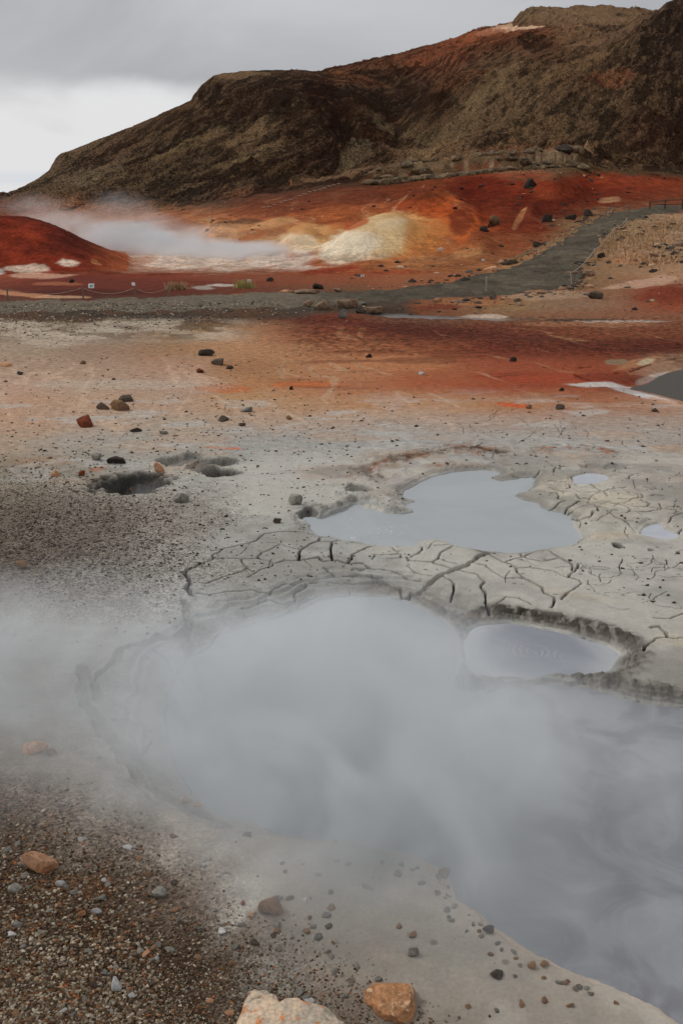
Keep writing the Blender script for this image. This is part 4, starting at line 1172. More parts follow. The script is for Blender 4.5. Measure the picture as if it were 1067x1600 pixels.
def zat(x, y):
    x = np.asarray(x, float)
    y = np.asarray(y, float)
    t_ = x / y
    j = np.clip(np.searchsorted(Tc, t_) - 1, 0, NT_ - 2)
    i = np.clip(np.searchsorted(Yr, y) - 1, 0, NY - 2)
    fj = (t_ - Tc[j]) / (Tc[j + 1] - Tc[j])
    fi = (y - Yr[i]) / (Yr[i + 1] - Yr[i])
    return (Zg[i, j] * (1 - fj) + Zg[i, j + 1] * fj) * (1 - fi) + (Zg[i + 1, j] * (1 - fj) + Zg[i + 1, j + 1] * fj) * fi


def pxsize(Pt, wpx):      # metres that span wpx photo pixels at point Pt
    d = Pt[1] * cos(P) + (H - Pt[2]) * sin(P)
    return wpx * d / F


# ------------------------------------------------------------------ mud pools
def mud(name, col, col2, scale, rough, ripple=None, swirl=0.3, west=None):
    m, t = new_mat(name)
    p = pos(t)
    n1 = t.noise(p, scale, 6, 0.6, 1.2)
    n2 = t.noise(p, scale * 14, 3, 0.6, 0.3)
    c = t.mix(t.rng(n1, 0.35, 0.65), tuple(alb(col)) + (1,), tuple(alb(col2)) + (1,))
    if west is not None:
        sx = t.add('ShaderNodeSeparateXYZ', {0: p}).outputs[0]
        sx = t.math('ADD', sx, t.math('MULTIPLY', t.math('SUBTRACT', n1, 0.5), 1.6))
        c = t.mix(t.rng(sx, 0.1, 1.1), tuple(alb(west)) + (1,), c)
    nrm = bump(t, n1, swirl, 0.02)
    nrm = bump(t, n2, 0.15, 0.003, nrm)
    if ripple is not None:
        d = t.vmath('SUBTRACT', p, (ripple[0], ripple[1], 0))
        d = t.vmath('MULTIPLY', d, (1.0, 0.8, 0))
        d = t.vmath('ADD', d, t.scl(t.add('ShaderNodeCombineXYZ', {0: t.math('SUBTRACT', n1, .5), 1: t.math('SUBTRACT', n2, .5)}).outputs[0], 0.16))
        r = t.vmath('LENGTH', d)
        w = t.math('SINE', t.math('MULTIPLY', r, 150.0))
        fall = t.rng(r, 0.02, 0.34, 1.0, 0.0)
        brk = t.rng(n1, 0.38, 0.6, 0.15, 1.0)
        hgt = t.math('MULTIPLY', t.math('MULTIPLY', w, fall), brk)
        nrm = bump(t, hgt, 0.4, 0.006, nrm)
        c = t.mix(t.math('MULTIPLY', t.rng(w, 0.2, 1.0), t.math('MULTIPLY', t.math('MULTIPLY', fall, brk), 0.16)), c, tuple(alb((165, 168, 172))) + (1,))
        c = t.mix(t.rng(r, 0.30, 0.52, 0.0, 0.9), c, tuple(alb((158, 160, 162))) + (1,))
    finish(t, c, rough, nrm, 0.4)
    return m


rc = ground_pt(838, 1019, -0.07)
mats_pool = {
    'A': mud('pale_mud', (147, 152, 154), (152, 157, 158), 1.4, 0.42, None, 0.1),
    'B': mud('dark_mud', (110, 110, 115), (134, 136, 140), 2.2, 0.36, None, 0.9, (140, 145, 148)),
    'C': mud('bubbling_mud', (120, 124, 131), (131, 134, 140), 1.6, 0.38, rc, 0.15),
    'D': mud('puddle', (168, 171, 176), (160, 163, 170), 3, 0.35),
    'E': mats_e if False else None, 'F': mud('brown_pool', (62, 58, 50), (58, 54, 47), 1.0, 0.6, None, 0.1), 'S': mud('stream_water', (88, 78, 70), (70, 61, 54), 1.0, 0.3)}
mats_pool['E'] = mats_pool['D']
import bmesh
for key, (zw, wp) in pool_poly.items():
    # a level sheet cut from the same survey grid, running a little under its banks
    sdk = SD[key]
    m_ = (sdk < (0.03 if key in 'ABC' else 0.02))
    cell = m_[:-1, :-1] | m_[1:, :-1] | m_[:-1, 1:] | m_[1:, 1:]
    qi = np.arange(sdk.size).reshape(sdk.shape)
    q = np.stack([qi[:-1, :-1], qi[:-1, 1:], qi[1:, 1:], qi[1:, :-1]], -1)[cell]
    used, inv = np.unique(q.ravel(), return_inverse=True)
    cz = np.stack([xs.ravel()[used], ys.ravel()[used], np.full(len(used), zw + 0.004)], 1)
    nm = 'stream' if key == 'S' else ('mud_pool' if key in 'ABC' else 'puddle' if key in 'DE' else 'pond')
    make_mesh(nm, cz, inv.reshape(-1, 4), mats_pool[key], None, True, 'structure')

# foam flecks on the middle pool
v0, f0 = (np.array([(cos(k * pi / 3), sin(k * pi / 3), 0) for k in range(6)] + [(0, 0, .5)]), np.array([[k, (k + 1) % 6, 6] for k in range(6)]))
fa, fb = rng.normal(595, 26, 90), rng.normal(828, 9, 90)
fa = np.concatenate([fa, rng.normal(556, 4, 12)])
fb = np.concatenate([fb, rng.normal(843, 2, 12)])
fY = (H + 0.046) / slope(fb)
fp = np.stack([tpx(fa, fb) * fY, fY, np.full(len(fa), -0.0455)], 1)
fr = 0.004 + 0.010 * rng.power(.3, len(fa))
fr[-12:] *= 2.2
co = v0[None] * fr[:, None, None] + fp[:, None, :]
fc = (f0[None] + (np.arange(len(fa)) * 7)[:, None, None]).reshape(-1, 3)
Mf, t = new_mat('foam')
finish(t, tuple(alb((176, 180, 182))) + (1,), 0.4, None, 0.4)
o = make_mesh('foam', co.reshape(-1, 3), fc, Mf, None, True, 'stuff')
o['label'] = 'tiny pale foam flecks and bubbles on the middle mud pool'
o['category'] = 'foam'

# ------------------------------------------------------------------ rocks
def ico(sub):
    bm = bmesh.new()
    bmesh.ops.create_icosphere(bm, subdivisions=sub, radius=1.0)
    v = np.array([a.co[:] for a in bm.verts])
    f = np.array([[a.index for a in q.verts] for q in bm.faces])
    bm.free()
    return v, f


ICO = {k: ico(k) for k in (1, 2, 3, 4, 5)}


def n3(v, s, seed):
    return (fbm(v[:, 0] * s + 3 * v[:, 2] * s * .37, v[:, 1] * s - v[:, 2] * s * .71, 4, seed) +
            fbm(v[:, 2] * s + 9.1, v[:, 0] * s * .8 - v[:, 1] * s * .5, 4, seed + 50)) * 0.5


def rock_shape(sub, seed, cuts=9, rough=0.10, cutd=(0.55, 0.85)):
    r = np.random.default_rng(seed)
    v, f = ICO[sub]
    v = v.copy()
    for _ in range(cuts):
        n = r.normal(size=3)
        n /= np.linalg.norm(n)
        d = r.uniform(*cutd)
        ex = np.clip(v @ n - d, 0, None)
        v -= ex[:, None] * n * 0.93
    v += v * (rough * n3(v, 1.6, seed))[:, None] + v * (rough * 0.35 * n3(v, 6.0, seed + 7))[:, None]
    v -= (v.max(0) + v.min(0)) / 2
    v /= (v.max(0) - v.min(0)).max() / 2
    return v, f


def rock_mat(name, c1, c2, c3=None, scale=9.0, thr=0.5):
    m, t = new_mat(name)
    p = pos(t)
    oi = t.add('ShaderNodeObjectInfo').outputs['Random']
    n = t.noise(p, scale, 7, 0.65, 0.3)
    n2 = t.noise(p, scale * 7, 4, 0.7)
    c = t.mix(t.rng(n, thr - .08, thr + .08), tuple(alb(c1)) + (1,), tuple(alb(c2)) + (1,))
    if c3 is not None:
        c = t.mix(t.rng(t.noise(p, scale * 2.3, 5, 0.6, .5), 0.55, 0.66), c, tuple(alb(c3)) + (1,))
    c = t.scl(c, t.math('MULTIPLY', t.rng(n2, 0.3, 0.7, 0.72, 1.25), t.rng(oi, 0, 1, 0.8, 1.2)))
    nr = bump(t, n, 0.5, 0.02)
    nr = bump(t, n2, 0.6, 0.004, nr)
    finish(t, c, 0.9, nr, 0.25)
    return m


RM = {
    'cream': rock_mat('cream_orange_stone', (182, 160, 136), (156, 144, 128), (172, 104, 68), 9, .5),
    'orange': rock_mat('orange_stone', (150, 104, 78), (128, 88, 66), (176, 144, 114), 10, .5),
    'tan': rock_mat('tan_orange_stone', (172, 132, 104), (156, 108, 80), (138, 88, 62), 11, .5),
    'brown': rock_mat('brown_stone', (124, 92, 70), (108, 84, 68), None, 9, .5),
    'dark': rock_mat('dark_lava_stone', (62, 52, 43), (78, 66, 54), None, 9, .5),
    'black': rock_mat('black_lava_stone', (44, 37, 32), (58, 49, 42), None, 6, .5),
    'red': rock_mat('red_stone', (122, 58, 40), (92, 46, 34), None, 14, .5),
    'grey': rock_mat('grey_stone', (126, 122, 114), (104, 99, 90), None, 12, .5),
    'pale': rock_mat('pale_stone', (178, 176, 174), (160, 158, 154), None, 16, .5),
    'moss': rock_mat('mossy_lava', (104, 86, 62), (60, 47, 36), (132, 112, 84), 1.6, .5),
    'slab': rock_mat('tan_slab_stone', (136, 112, 90), (104, 82, 64), (90, 56, 42), 2.2, .5),
}


def tag(o, label, cat, group=None):
    o['label'] = label
    o['category'] = cat
    if group:
        o['group'] = group
    return o


def place_rock(name, px, py, wpx, hpx, mat, label, cat='stone', seed=0, depth=0.8, rotz=0.0, sub=3, sink=0.38, cuts=9, rough=0.1, group=None, cutd=(.55, .85), tilt=0.0):
    """py is the row of the foot of the rock"""
    Pt = hit(px, py)
    w = pxsize(Pt, wpx)
    h = pxsize(Pt, hpx)
    v, f = rock_shape(max(3, sub), seed * 13 + int(px), cuts + 6, rough * 1.3, (.36, .78))
    v = v.copy()
    ext = (v.max(0) - v.min(0))
    v = v / ext
    ct, st_ = cos(tilt), sin(tilt)
    v = np.stack([v[:, 0] * w, v[:, 1] * w * depth, v[:, 2] * h * (1 + sink)], 1)
    v = np.stack([v[:, 0] * ct - v[:, 2] * st_, v[:, 1], v[:, 0] * st_ + v[:, 2] * ct], 1)
    c_, s_ = cos(rotz), sin(rotz)
    v = np.stack([v[:, 0] * c_ - v[:, 1] * s_, v[:, 0] * s_ + v[:, 1] * c_, v[:, 2]], 1)
    v[:, 2] += -v[:, 2].min() - h * sink
    yc = Pt[1] + w * depth * 0.4
    o = make_mesh(name, v, f, RM[mat], None, True)
    o.location = (Pt[0] * yc / Pt[1], yc, float(zat(Pt[0] * yc / Pt[1], yc)))
    tag(o, label, cat, group)
    return o


STONES = [
    (62, 1364, 60, 24, 'tan', 'orange and buff stone at the left edge, tilted up, on brown gravel', .6, 0.0, 4, -0.42),
    (425, 1430, 42, 26, 'brown', 'brown blocky stone alone between gravel and steaming mud bank', .7, 0, 4, -.15),
    (57, 1180, 42, 15, 'tan', 'pinkish stone dimmed by steam at the left edge', .6, 0, 3, .3),
    (82, 1180, 18, 8, 'brown', 'small flat stone just right of the pinkish stone in the steam', .8, 0, 2, 0),
    (250, 1405, 25, 14, 'grey', 'flat pale grey stone in the gravel above the white pebble', .8, 0, 3, 0),
    (25, 1395, 21, 11, 'grey', 'flat grey stone below the orange and buff stone', .8, 0, 3, 0),
    (184, 1549, 18, 18, 'pale', 'round white pebble in the dark brown gravel', .9, 0, 3, 0),
    (130, 1434, 12, 9, 'orange', 'small bright orange chip in the gravel', .8, 0, 2, 0),
    (207, 1560, 14, 9, 'pale', 'whitish pebble right beside the round white pebble', .8, 0, 2, 0),
    (348, 1462, 14, 9, 'pale', 'pale chip in the gravel left of the brown blocky stone', .8, 0, 2, 0),
    (380, 1415, 8, 7, 'red', 'tiny dark red pebble left of the brown blocky stone', .8, 0, 2, 0),
    (134, 668, 26, 17, 'red', 'rusty red rounded stone on the pale flat', .9, 0, 3, 0),
    (188, 642, 31, 17, 'brown', 'largest brown wedge stone of the trio on the pale flat', .8, .1, 3, 0),
    (162, 640, 21, 10, 'dark', 'dark block left of the brown wedge stone', .8, 0, 3, 0),
    (197, 628, 24, 9, 'dark', 'dark thin slab behind the brown wedge stone', .8, .2, 3, 0),
    (340, 571, 21, 10, 'dark', 'smooth dark grey rounded stone on the tan flat', .8, 0, 3, 0),
    (323, 556, 27, 10, 'black', 'jagged dark clump just above the smooth dark grey stone', .7, 0, 3, 0),
    (313, 583, 13, 7, 'red', 'reddish brown stone below the dark grey rounded stone', .8, 0, 2, 0),
    (359, 577, 12, 5, 'black', 'small black stone right of the dark grey rounded stone', .8, 0, 2, 0),
    (384, 644, 22, 8, 'grey', 'flat greyish slab on the orange tinted flat', .6, 0, 3, 0),
    (349, 659, 19, 8, 'dark', 'dark lumpy stone left below the flat greyish slab', .8, 0, 3, 0),
    (379, 666, 11, 5, 'dark', 'small dark stone below the flat greyish slab', .8, 0, 2, 0),
    (452, 656, 11, 6, 'brown', 'small brown stone right of the greyish slab', .8, 0, 2, 0),
    (183, 725, 30, 11, 'black', 'dark elongated slab above the grey crater', .5, 0, 3, -.15),
    (152, 720, 17, 11, 'grey', 'rounded grey stone left of the dark elongated slab', .8, 0, 3, 0),
    (87, 745, 14, 10, 'tan', 'pale tan stone left of the grey crater', .8, 0, 2, 0),
    (129, 744, 10, 9, 'red', 'bright rust red pebble at the left rim of the grey crater', .8, 0, 2, 0),
    (249, 738, 14, 17, 'tan', 'upright tan stone on the right rim of the grey crater', .8, 0, 3, 0.3),
    (204, 768, 6, 4, 'orange', 'tiny orange pebble at the near rim of the grey crater', .8, 0, 2, 0),
    (283, 786, 27, 15, 'grey', 'grey angular stone right below the grey crater', .8, 0, 3, -.2),
    (462, 789, 23, 17, 'grey', 'brownish grey stone at the left end of the middle pool', .8, 0, 3, 0),
    (433, 818, 13, 8, 'dark', 'dark cube shaped stone left of the middle pool', .8, 0, 2, 0),
    (35, 890, 20, 12, 'brown', 'brown stone at the left edge above the steam', .8, 0, 3, 0),
    (213, 675, 20, 6, 'black', 'flat black stone right of the rusty red stone', .7, 0, 2, 0),
    (256, 679, 14, 6, 'grey', 'low grey stone right of the flat black stone', .8, 0, 2, 0),
    (576, 559, 10, 6, 'black', 'black pebble on the orange flat near the centre', .8, 0, 2, 0),
    (801, 565, 12, 7, 'black', 'black stone on the red brown flat', .8, 0, 2, 0),
    (875, 640, 16, 8, 'dark', 'dark crusted stone above the cracked mud', .8, 0, 2, 0),
    (826, 639, 10, 7, 'brown', 'brownish stone left of the dark crusted stone', .8, 0, 2, 0),
    (658, 586, 9, 5, 'pale', 'small whitish stone on the orange flat', .8, 0, 2, 0),
    (33, 586, 11, 5, 'black', 'black stone lying on the whitish patch at the far left', .8, 0, 2, 0),
    (10, 573, 20, 7, 'tan', 'low sandy stone at the left edge of the pale flat', .8, 0, 2, 0),
    (130, 569, 10, 6, 'brown', 'reddish brown stone above the whitish patch', .8, 0, 2, 0),
    (1022, 644, 11, 6, 'dark', 'dark stone right of the pond mouth', .8, 0, 2, 0),
    (455, 609, 6, 6, 'black', 'tiny black stone on the orange streak', .8, 0, 2, 0),
    (877, 611, 9, 5, 'black', 'black stone at the white rim of the pond', .8, 0, 2, 0),
    (692, 1372, 22, 16, 'brown', 'rough brown clod on the near rim of the big pool', .8, 0, 3, 0),
    (762, 1460, 20, 13, 'dark', 'dark clod on the rim of the big pool, in the steam', .8, 0, 2, 0),
    (645, 1495, 19, 14, 'grey', 'dim grey stone in the mud above the orange wedge stone', .8, 0, 2, 0),
    (775, 1530, 22, 12, 'dark', 'dark flat stone right of the orange wedge stone', .8, 0, 2, 0),
    (830, 1515, 14, 10, 'brown', 'small brown stone near the pool rim at lower right', .8, 0, 2, 0),
    (850, 1512, 14, 9, 'brown', 'brown clod sitting right on the pool rim', .8, 0, 2, 0),
    (958, 1540, 14, 8, 'brown', 'clod at the lower right rim of the big pool', .8, 0, 2, 0),
    (386, 1308, 14, 8, 'dark', 'dark stone on the mud rim, left of the ring shaped bubble', .8, 0, 2, 0),
    (310, 1262, 14, 7, 'tan', 'pinkish clod in the wide crack at lower left', .8, 0, 2, 0),
    (292, 1256, 18, 7, 'orange', 'flat orange tinted clod left of the pinkish clod', .8, 0, 2, 0),
    # middle distance and far
    (771, 353, 18, 17, 'moss', 'round dark mossy boulder in the hollow of the red slope', .9, 0, 3, 0),
    (827, 294, 20, 13, 'black', 'black lava boulder high on the red slope', .9, 0, 3, 0),
    (755, 362, 12, 8, 'black', 'small black boulder left of the round mossy boulder', .9, 0, 2, 0),
    (853, 347, 20, 12, 'black', 'black boulder on the red slope above the path', .9, 0, 3, 0),
    (890, 343, 18, 8, 'black', 'low dark rock right of the black boulder above the path', .9, 0, 2, 0),
    (918, 338, 16, 11, 'black', 'dark boulder beside the far stretch of the path', .9, 0, 2, 0),
    (842, 386, 22, 9, 'black', 'dark rock on the left verge of the climbing path', .7, 0, 2, 0),
    (795, 414, 30, 8, 'dark', 'flat dark outcrop at the left verge of the path', .6, 0, 3, 0),
    (767, 424, 24, 8, 'tan', 'pale low boulder at the lower left verge of the path', .8, 0, 3, 0),
    (921, 432, 16, 10, 'slab', 'grey brown boulder at the foot of the path rope', .8, 0, 3, 0),
    (939, 403, 14, 7, 'black', 'dark rock by the rope halfway up the path', .8, 0, 2, 0),
    (929, 467, 24, 11, 'dark', 'rounded dark hummock stone below the rope fence', .8, 0, 3, 0),
    (909, 447, 6, 5, 'tan', 'small orange stone at the foot of the leaning white post', .8, 0, 2, 0),
    (814, 478, 12, 6, 'slab', 'small tan boulder on the slope below the path', .8, 0, 2, 0),
    (113, 442, 10, 6, 'black', 'small black boulder on the dark red basin', .8, 0, 2, 0),
    (422, 440, 12, 6, 'black', 'dark boulder right of the pale green tuft', .8, 0, 2, 0),
    (880, 250, 30, 12, 'black', 'dark rock outcrop at the right end of the mossy ledge', .6, 0, 3, 0),
    (688, 392, 8, 5, 'pale', 'whitish boulder at the foot of the bleached clay hummock', .8, 0, 2, 0),
    (1060, 385, 22, 10, 'slab', 'tan boulder in the dry grass at the right edge', .8, 0, 2, 0),
    (1020, 402, 16, 6, 'slab', 'low rock in the dry grass right of the path', .8, 0, 2, 0),
    # culvert
    (543, 482, 34, 13, 'slab', 'broad tan slab roofing the culvert under the path', .9, 0, 3, 0),
    (507, 485, 30, 16, 'slab', 'rounded tan boulder left of the culvert slab', .8, 0, 3, .1),
    (534, 498, 15, 15, 'grey', 'pointed grey stone standing in the culvert mouth', .7, 0, 3, 0),
    (563, 490, 16, 9, 'black', 'dark block behind the pointed culvert stone', .7, 0, 2, 0),
    (580, 491, 40, 8, 'slab', 'long flat tan stone at the stream right of the culvert', .6, 0, 3, 0),
    (560, 477, 26, 5, 'grey', 'thin grey slab lying right of the culvert slab', .7, 0, 3, 0),
    (481, 480, 18, 10, 'slab', 'small brown boulder leftmost of the culvert stones', .7, 0, 3, 0),
    (480, 459, 44, 7, 'slab', 'long pale slab on the far verge of the path', .5, 0, 3, 0),
    (497, 452, 18, 9, 'black', 'dark hollowed rock on the pale slab beyond the path', .7, 0, 3, 0),
    (528, 456, 14, 5, 'slab', 'small tan stone right of the pale slab beyond the path', .7, 0, 2, 0),
    (450, 457, 30, 4, 'tan', 'thin pinkish slab on the far verge of the path', .5, 0, 2, 0),
    (642, 497, 10, 6, 'dark', 'small dark stone sticking out of the stream', .8, 0, 2, 0),
    (683, 472, 14, 6, 'tan', 'tan stone on the slope above the stream', .8, 0, 2, 0),
]
for i, s in enumerate(STONES):
    place_rock('boulder' if s[0] > 740 and s[1] < 470 and s[2] > 14 else 'stone', s[0], s[1], s[2], s[3], s[4], s[5], 'stone', i + 3, s[6], s[7], s[8], tilt=s[9])


# the two big foreground stones, shaped by hand
def hero(name, px, py, outline, w_px, h_px, thick, mat, label, seed, rot=0.0, rough=.05, lift=0.0, ncut=11):
    """a stone whose long outline (plan, unit box) is extruded and rounded"""
    Pt = hit(px, py)
    W_ = pxsize(Pt, w_px)
    v, f = ICO[5]
    v = v.copy()
    ang = np.arctan2(v[:, 1], v[:, 0])
    oa = np.array([math.atan2(b, a) for a, b in outline])
    orr = np.array([math.hypot(a, b) for a, b in outline])
    k = np.argsort(oa)
    oa, orr = oa[k], orr[k]
    rr = np.interp(ang, np.concatenate([oa - 2 * pi, oa, oa + 2 * pi]), np.tile(orr, 3))
    planar = np.hypot(v[:, 0], v[:, 1])
    pr = planar ** 0.6
    z = np.sign(v[:, 2]) * np.abs(v[:, 2]) ** 0.75
    out = np.stack([np.cos(ang) * rr * pr, np.sin(ang) * rr * pr, z * thick], 1)
    r = np.random.default_rng(seed)
    for _ in range(ncut):
        n = r.normal(size=3)
        n[2] = abs(n[2]) + .25
        n /= np.linalg.norm(n)
        d = (out @ n).max() * r.uniform(.66, .88)
        out -= (np.clip(out @ n - d, 0, None) * .9)[:, None] * n
    out += out * (rough * n3(out * 2, 1.3, seed))[:, None] * 2 + (0.022 * n3(out * 2, 5.0, seed + 3) + 0.02 * n3(out * 2, 12.0, seed + 5))[:, None]
    out *= W_
    c_, s_ = cos(rot), sin(rot)
    out = np.stack([out[:, 0] * c_ - out[:, 1] * s_, out[:, 0] * s_ + out[:, 1] * c_, out[:, 2]], 1)
    o = make_mesh(name, out, f, RM[mat], None, True)
    o.location = (Pt[0], Pt[1], Pt[2] + lift)
    tag(o, label, 'stone')
    return o


hero('stone', 437, 1594, [(-.54, .10), (-.46, .20), (-.34, .19), (-.2, .11), (0, .07), (.2, .10), (.40, .06), (.54, -.14), (.44, -.38), (.1, -.30), (-.2, -.36), (-.42, -.22), (-.55, .05)],
     192, 70, 0.11, 'cream', 'large cream stone with rusty stains at the bottom edge, longest stone', 4, -0.06, .04, 0.02, 3)
hero('stone', 610, 1568, [(-.52, .24), (-.30, .36), (.26, .50), (.42, .42), (.46, .0), (.38, -.50), (.05, -.46), (-.35, -.12), (-.52, .02)],
     78, 75, 0.27, 'orange', 'bright orange wedge shaped stone near the bottom centre', 9, 0.0, .05, 0.02)

# ------------------------------------------------------------------ pebbles: individual ones share a few meshes
PEBM = []
for k in range(7):
    v, f = rock_shape(3, 500 + k, 14, .14, (.38, .75))
    v = v * np.array([1, .75 + .2 * (k % 2), .55 + .12 * (k % 3)])
    PEBM.append((v, f))
peb_meshes = {}
for mk in ('dark', 'black', 'brown', 'grey', 'pale', 'tan', 'red', 'orange'):
    L = []
    for v, f in PEBM:
        me = bpy.data.meshes.new('pebble')
        me.from_pydata(v.tolist(), [], f.tolist())
        me.materials.append(RM[mk])
        me.polygons.foreach_set('use_smooth', np.full(len(f), True))
        L.append(me)
    peb_meshes[mk] = L


def pebble(px, py, wpx, mk, label, group, name='pebble'):
    Pt = hit(px, py)
    r = pxsize(Pt, wpx) / 2
    o = bpy.data.objects.new(name, random.choice(peb_meshes[mk]))
    o.location = (Pt[0], Pt[1], Pt[2] + r * .08)
    o.scale = (r * 1.1, r, r * .85)
    o.rotation_euler = (random.uniform(-.3, .3), random.uniform(-.3, .3), random.uniform(0, 6.28))
    COL.objects.link(o)
    tag(o, label, 'pebble', group)
    return Pt


def dry(px, py):
    g = ground_pt(px, py)
    for k_, (zw, wp) in pool_poly.items():
        x, y = g
        ins = False
        for i in range(len(wp)):
            a, b = wp[i - 1], wp[i]
            if (a[1] > y) != (b[1] > y) and x < (b[0] - a[0]) * (y - a[1]) / (b[1] - a[1]) + a[0]:
                ins = not ins
        if ins:
            return False
    return True


R = random.Random(77)
cnt = 0
while cnt < 95:
    a, b = R.uniform(5, 1060), R.triangular(560, 870, 700)
    if not dry(a, b) or (480 < a < 900 and b > 735):
        continue
    pebble(a, b, R.uniform(4, 7.5), R.choice(['dark', 'black', 'dark', 'brown']), 'small dark pebble scattered on the grey and tan mud flat', 'dark pebbles scattered over the mud flat')
    cnt += 1
for (a, b) in [(878, 835), (905, 855), (890, 876), (935, 877), (910, 892), (972, 888), (1012, 905), (1000, 880), (1030, 918), (1042, 930), (1005, 930), (1035, 907), (1058, 865), (1064, 880), (1020, 940), (1052, 942), (955, 867), (1010, 915)]:
    pebble(a, b, R.uniform(5, 8), 'dark', 'small dark pebble on the smooth mud right of the cracked slabs', 'dark pebbles right of the cracked slabs')
cnt = 0
while cnt < 110:
    a, b = R.uniform(3, 560), R.uniform(1290, 1596)
    if (1600 - b) * 1.0 + a * 0.55 > 430 + R.uniform(-60, 60):
        continue
    pebble(a, b, R.uniform(10, 17), R.choice(['grey', 'pale', 'grey', 'brown', 'brown', 'grey', 'dark', 'tan' if R.random() < .4 else 'grey']), 'pebble in the brown foreground gravel bank', 'pebbles of the foreground gravel bank')
    cnt += 1
cnt = 0
while cnt < 34:
    a, b = R.uniform(430, 980), R.uniform(1335, 1590)
    if not dry(a, b) or not dry(a + 15, b - 15):
        continue
    pebble(a, b, R.uniform(8, 16), R.choice(['brown', 'grey', 'brown', 'grey']), 'brown clod lying in the pale mud on the near bank', 'clods on the near mud bank')
    cnt += 1
rimp = [(640, 1338), (668, 1348), (702, 1372), (714, 1402), (732, 1428), (770, 1456), (812, 1484), (870, 1514), (930, 1536), (1000, 1570)]
for k in range(30):
    i_ = R.randrange(len(rimp) - 1)
    f_ = R.random()
    a = rimp[i_][0] * (1 - f_) + rimp[i_ + 1][0] * f_ - R.uniform(4, 26)
    b = rimp[i_][1] * (1 - f_) + rimp[i_ + 1][1] * f_ + R.uniform(4, 16)
    pebble(a, b, R.uniform(6, 14), R.choice(['brown', 'grey', 'grey']), 'crumbly clod along the lower right rim of the big pool', 'clods along the rim of the big pool')
cnt = 0
while cnt < 40:
    a = R.uniform(740, 1060)
    b = R.uniform(275, 400)
    if R.random() < .55:
        a, b = R.uniform(560, 1000), R.uniform(272, 330)
    Pt = hit(a, b)
    if Pt[1] > 100 or (b > 324 and a > 830):
        continue
    pebble(a, b, R.uniform(5, 10), 'black', 'small black lava rock strewn on the red slope', 'lava rocks strewn on the red slope', 'lava_rock')
    cnt += 1


# ------------------------------------------------------------------ gravel and grit that nobody could count
def scatter(name, n, sampler, rfun, colfun, mat, sub=1, flat=.6):
    v0, f0 = ICO[sub]
    pts, rad, cols = [], [], []
    while sum(map(len, pts)) < n:
        a, b = sampler(20000)
        t_ = tpx(a, b)
        Y = H / slope(b)
        x = t_ * Y
        z = zat(x, Y)
        keep = z > -0.045
        for k_ in 'ABC':
            pass
        x, Y, z, a, b = x[keep], Y[keep], z[keep], a[keep], b[keep]
        pts.append(np.stack([x, Y, z], 1))
        rad.append(rfun(a, b, Y))
        cols.append(colfun(a, b, len(a)))
    pts = np.concatenate(pts)[:n]
    rad = np.concatenate(rad)[:n]
    cols = np.concatenate(cols)[:n]
    m = len(v0)
    jit_ = rng.uniform(.62, 1.25, (n, m))
    V_ = v0[None] * jit_[..., None]
    sx = rng.uniform(.75, 1.25, (n, 1))
    sy = rng.uniform(.7, 1.1, (n, 1))
    ang = rng.uniform(0, 2 * pi, (n, 1))
    X0, Y0, Z0 = V_[..., 0] * sx, V_[..., 1] * sy, V_[..., 2] * flat
    X1 = X0 * np.cos(ang) - Y0 * np.sin(ang)
    Y1 = X0 * np.sin(ang) + Y0 * np.cos(ang)
    co = np.stack([X1, Y1, Z0 + 0.15], -1) * rad[:, None, None] + pts[:, None, :]
    fc = (f0[None] + (np.arange(n) * m)[:, None, None]).reshape(-1, 3)
    cc = np.repeat(cols, m, 0)
    o = make_mesh(name, co.reshape(-1, 3), fc, mat, {'Col': cc}, False, 'stuff')
    return o


M_grit, t = new_mat('grit')
p = pos(t)
c = t.scl(attr(t, 'Col'), t.rng(t.noise(p, 90, 3, .6), .3, .7, .75, 1.25))
finish(t, c, 0.88, bump(t, t.noise(p, 160, 3, .6), .4, .003), 0.25)

palette = np.array([alb(c_) for c_ in [(112, 100, 84), (132, 124, 110), (96, 80, 64), (150, 142, 128), (78, 62, 49), (88, 66, 48), (70, 52, 40), (130, 84, 56), (60, 48, 40), (120, 108, 92), (104, 92, 78)]])
pal_dark = np.array([alb(c_) for c_ in [(60, 53, 46), (72, 64, 55), (84, 76, 66), (52, 45, 39), (96, 88, 78)]])


def s_fg(n):
    a = rng.uniform(-120, 900, n)
    b = rng.uniform(1210, 1640, n)
    d = (1640 - b) * 1.0 + a * 0.62        # distance out of the lower left corner
    keep = rng.uniform(0, 1, n) < np.clip(1.15 - d / 450, 0.012, 1) ** 1.6
    return a[keep], b[keep]


def c_fg(a, b, n):
    i = rng.integers(0, len(palette), n)
    c = palette[i].copy()
    lightc = rng.uniform(0, 1, n) < .14 * (a < 330)
    c[lightc] = alb((168, 162, 150))
    red = rng.uniform(0, 1, n) < .02
    c[red] = alb((146, 88, 60))
    return c * rng.uniform(.38, .95, (n, 1)) * np.array([1.04, .95, .84])


o = scatter('gravel', 62000, s_fg, lambda a, b, Y: (0.0018 + 0.0075 * rng.power(0.36, len(a)) * (1.2 - 0.45 * (a > 250))), c_fg, M_grit)
tag(o, 'fine brown and grey gravel of the foreground bank', 'gravel')


def s_left(n):
    a = rng.uniform(-160, 520, n)
    b = rng.uniform(700, 1010, n)
    d = np.hypot((a - 60) / 300, (b - 830) / 120)
    keep = rng.uniform(0, 1, n) < np.clip(1.1 - d, 0.03, 1)
    return a[keep], b[keep]


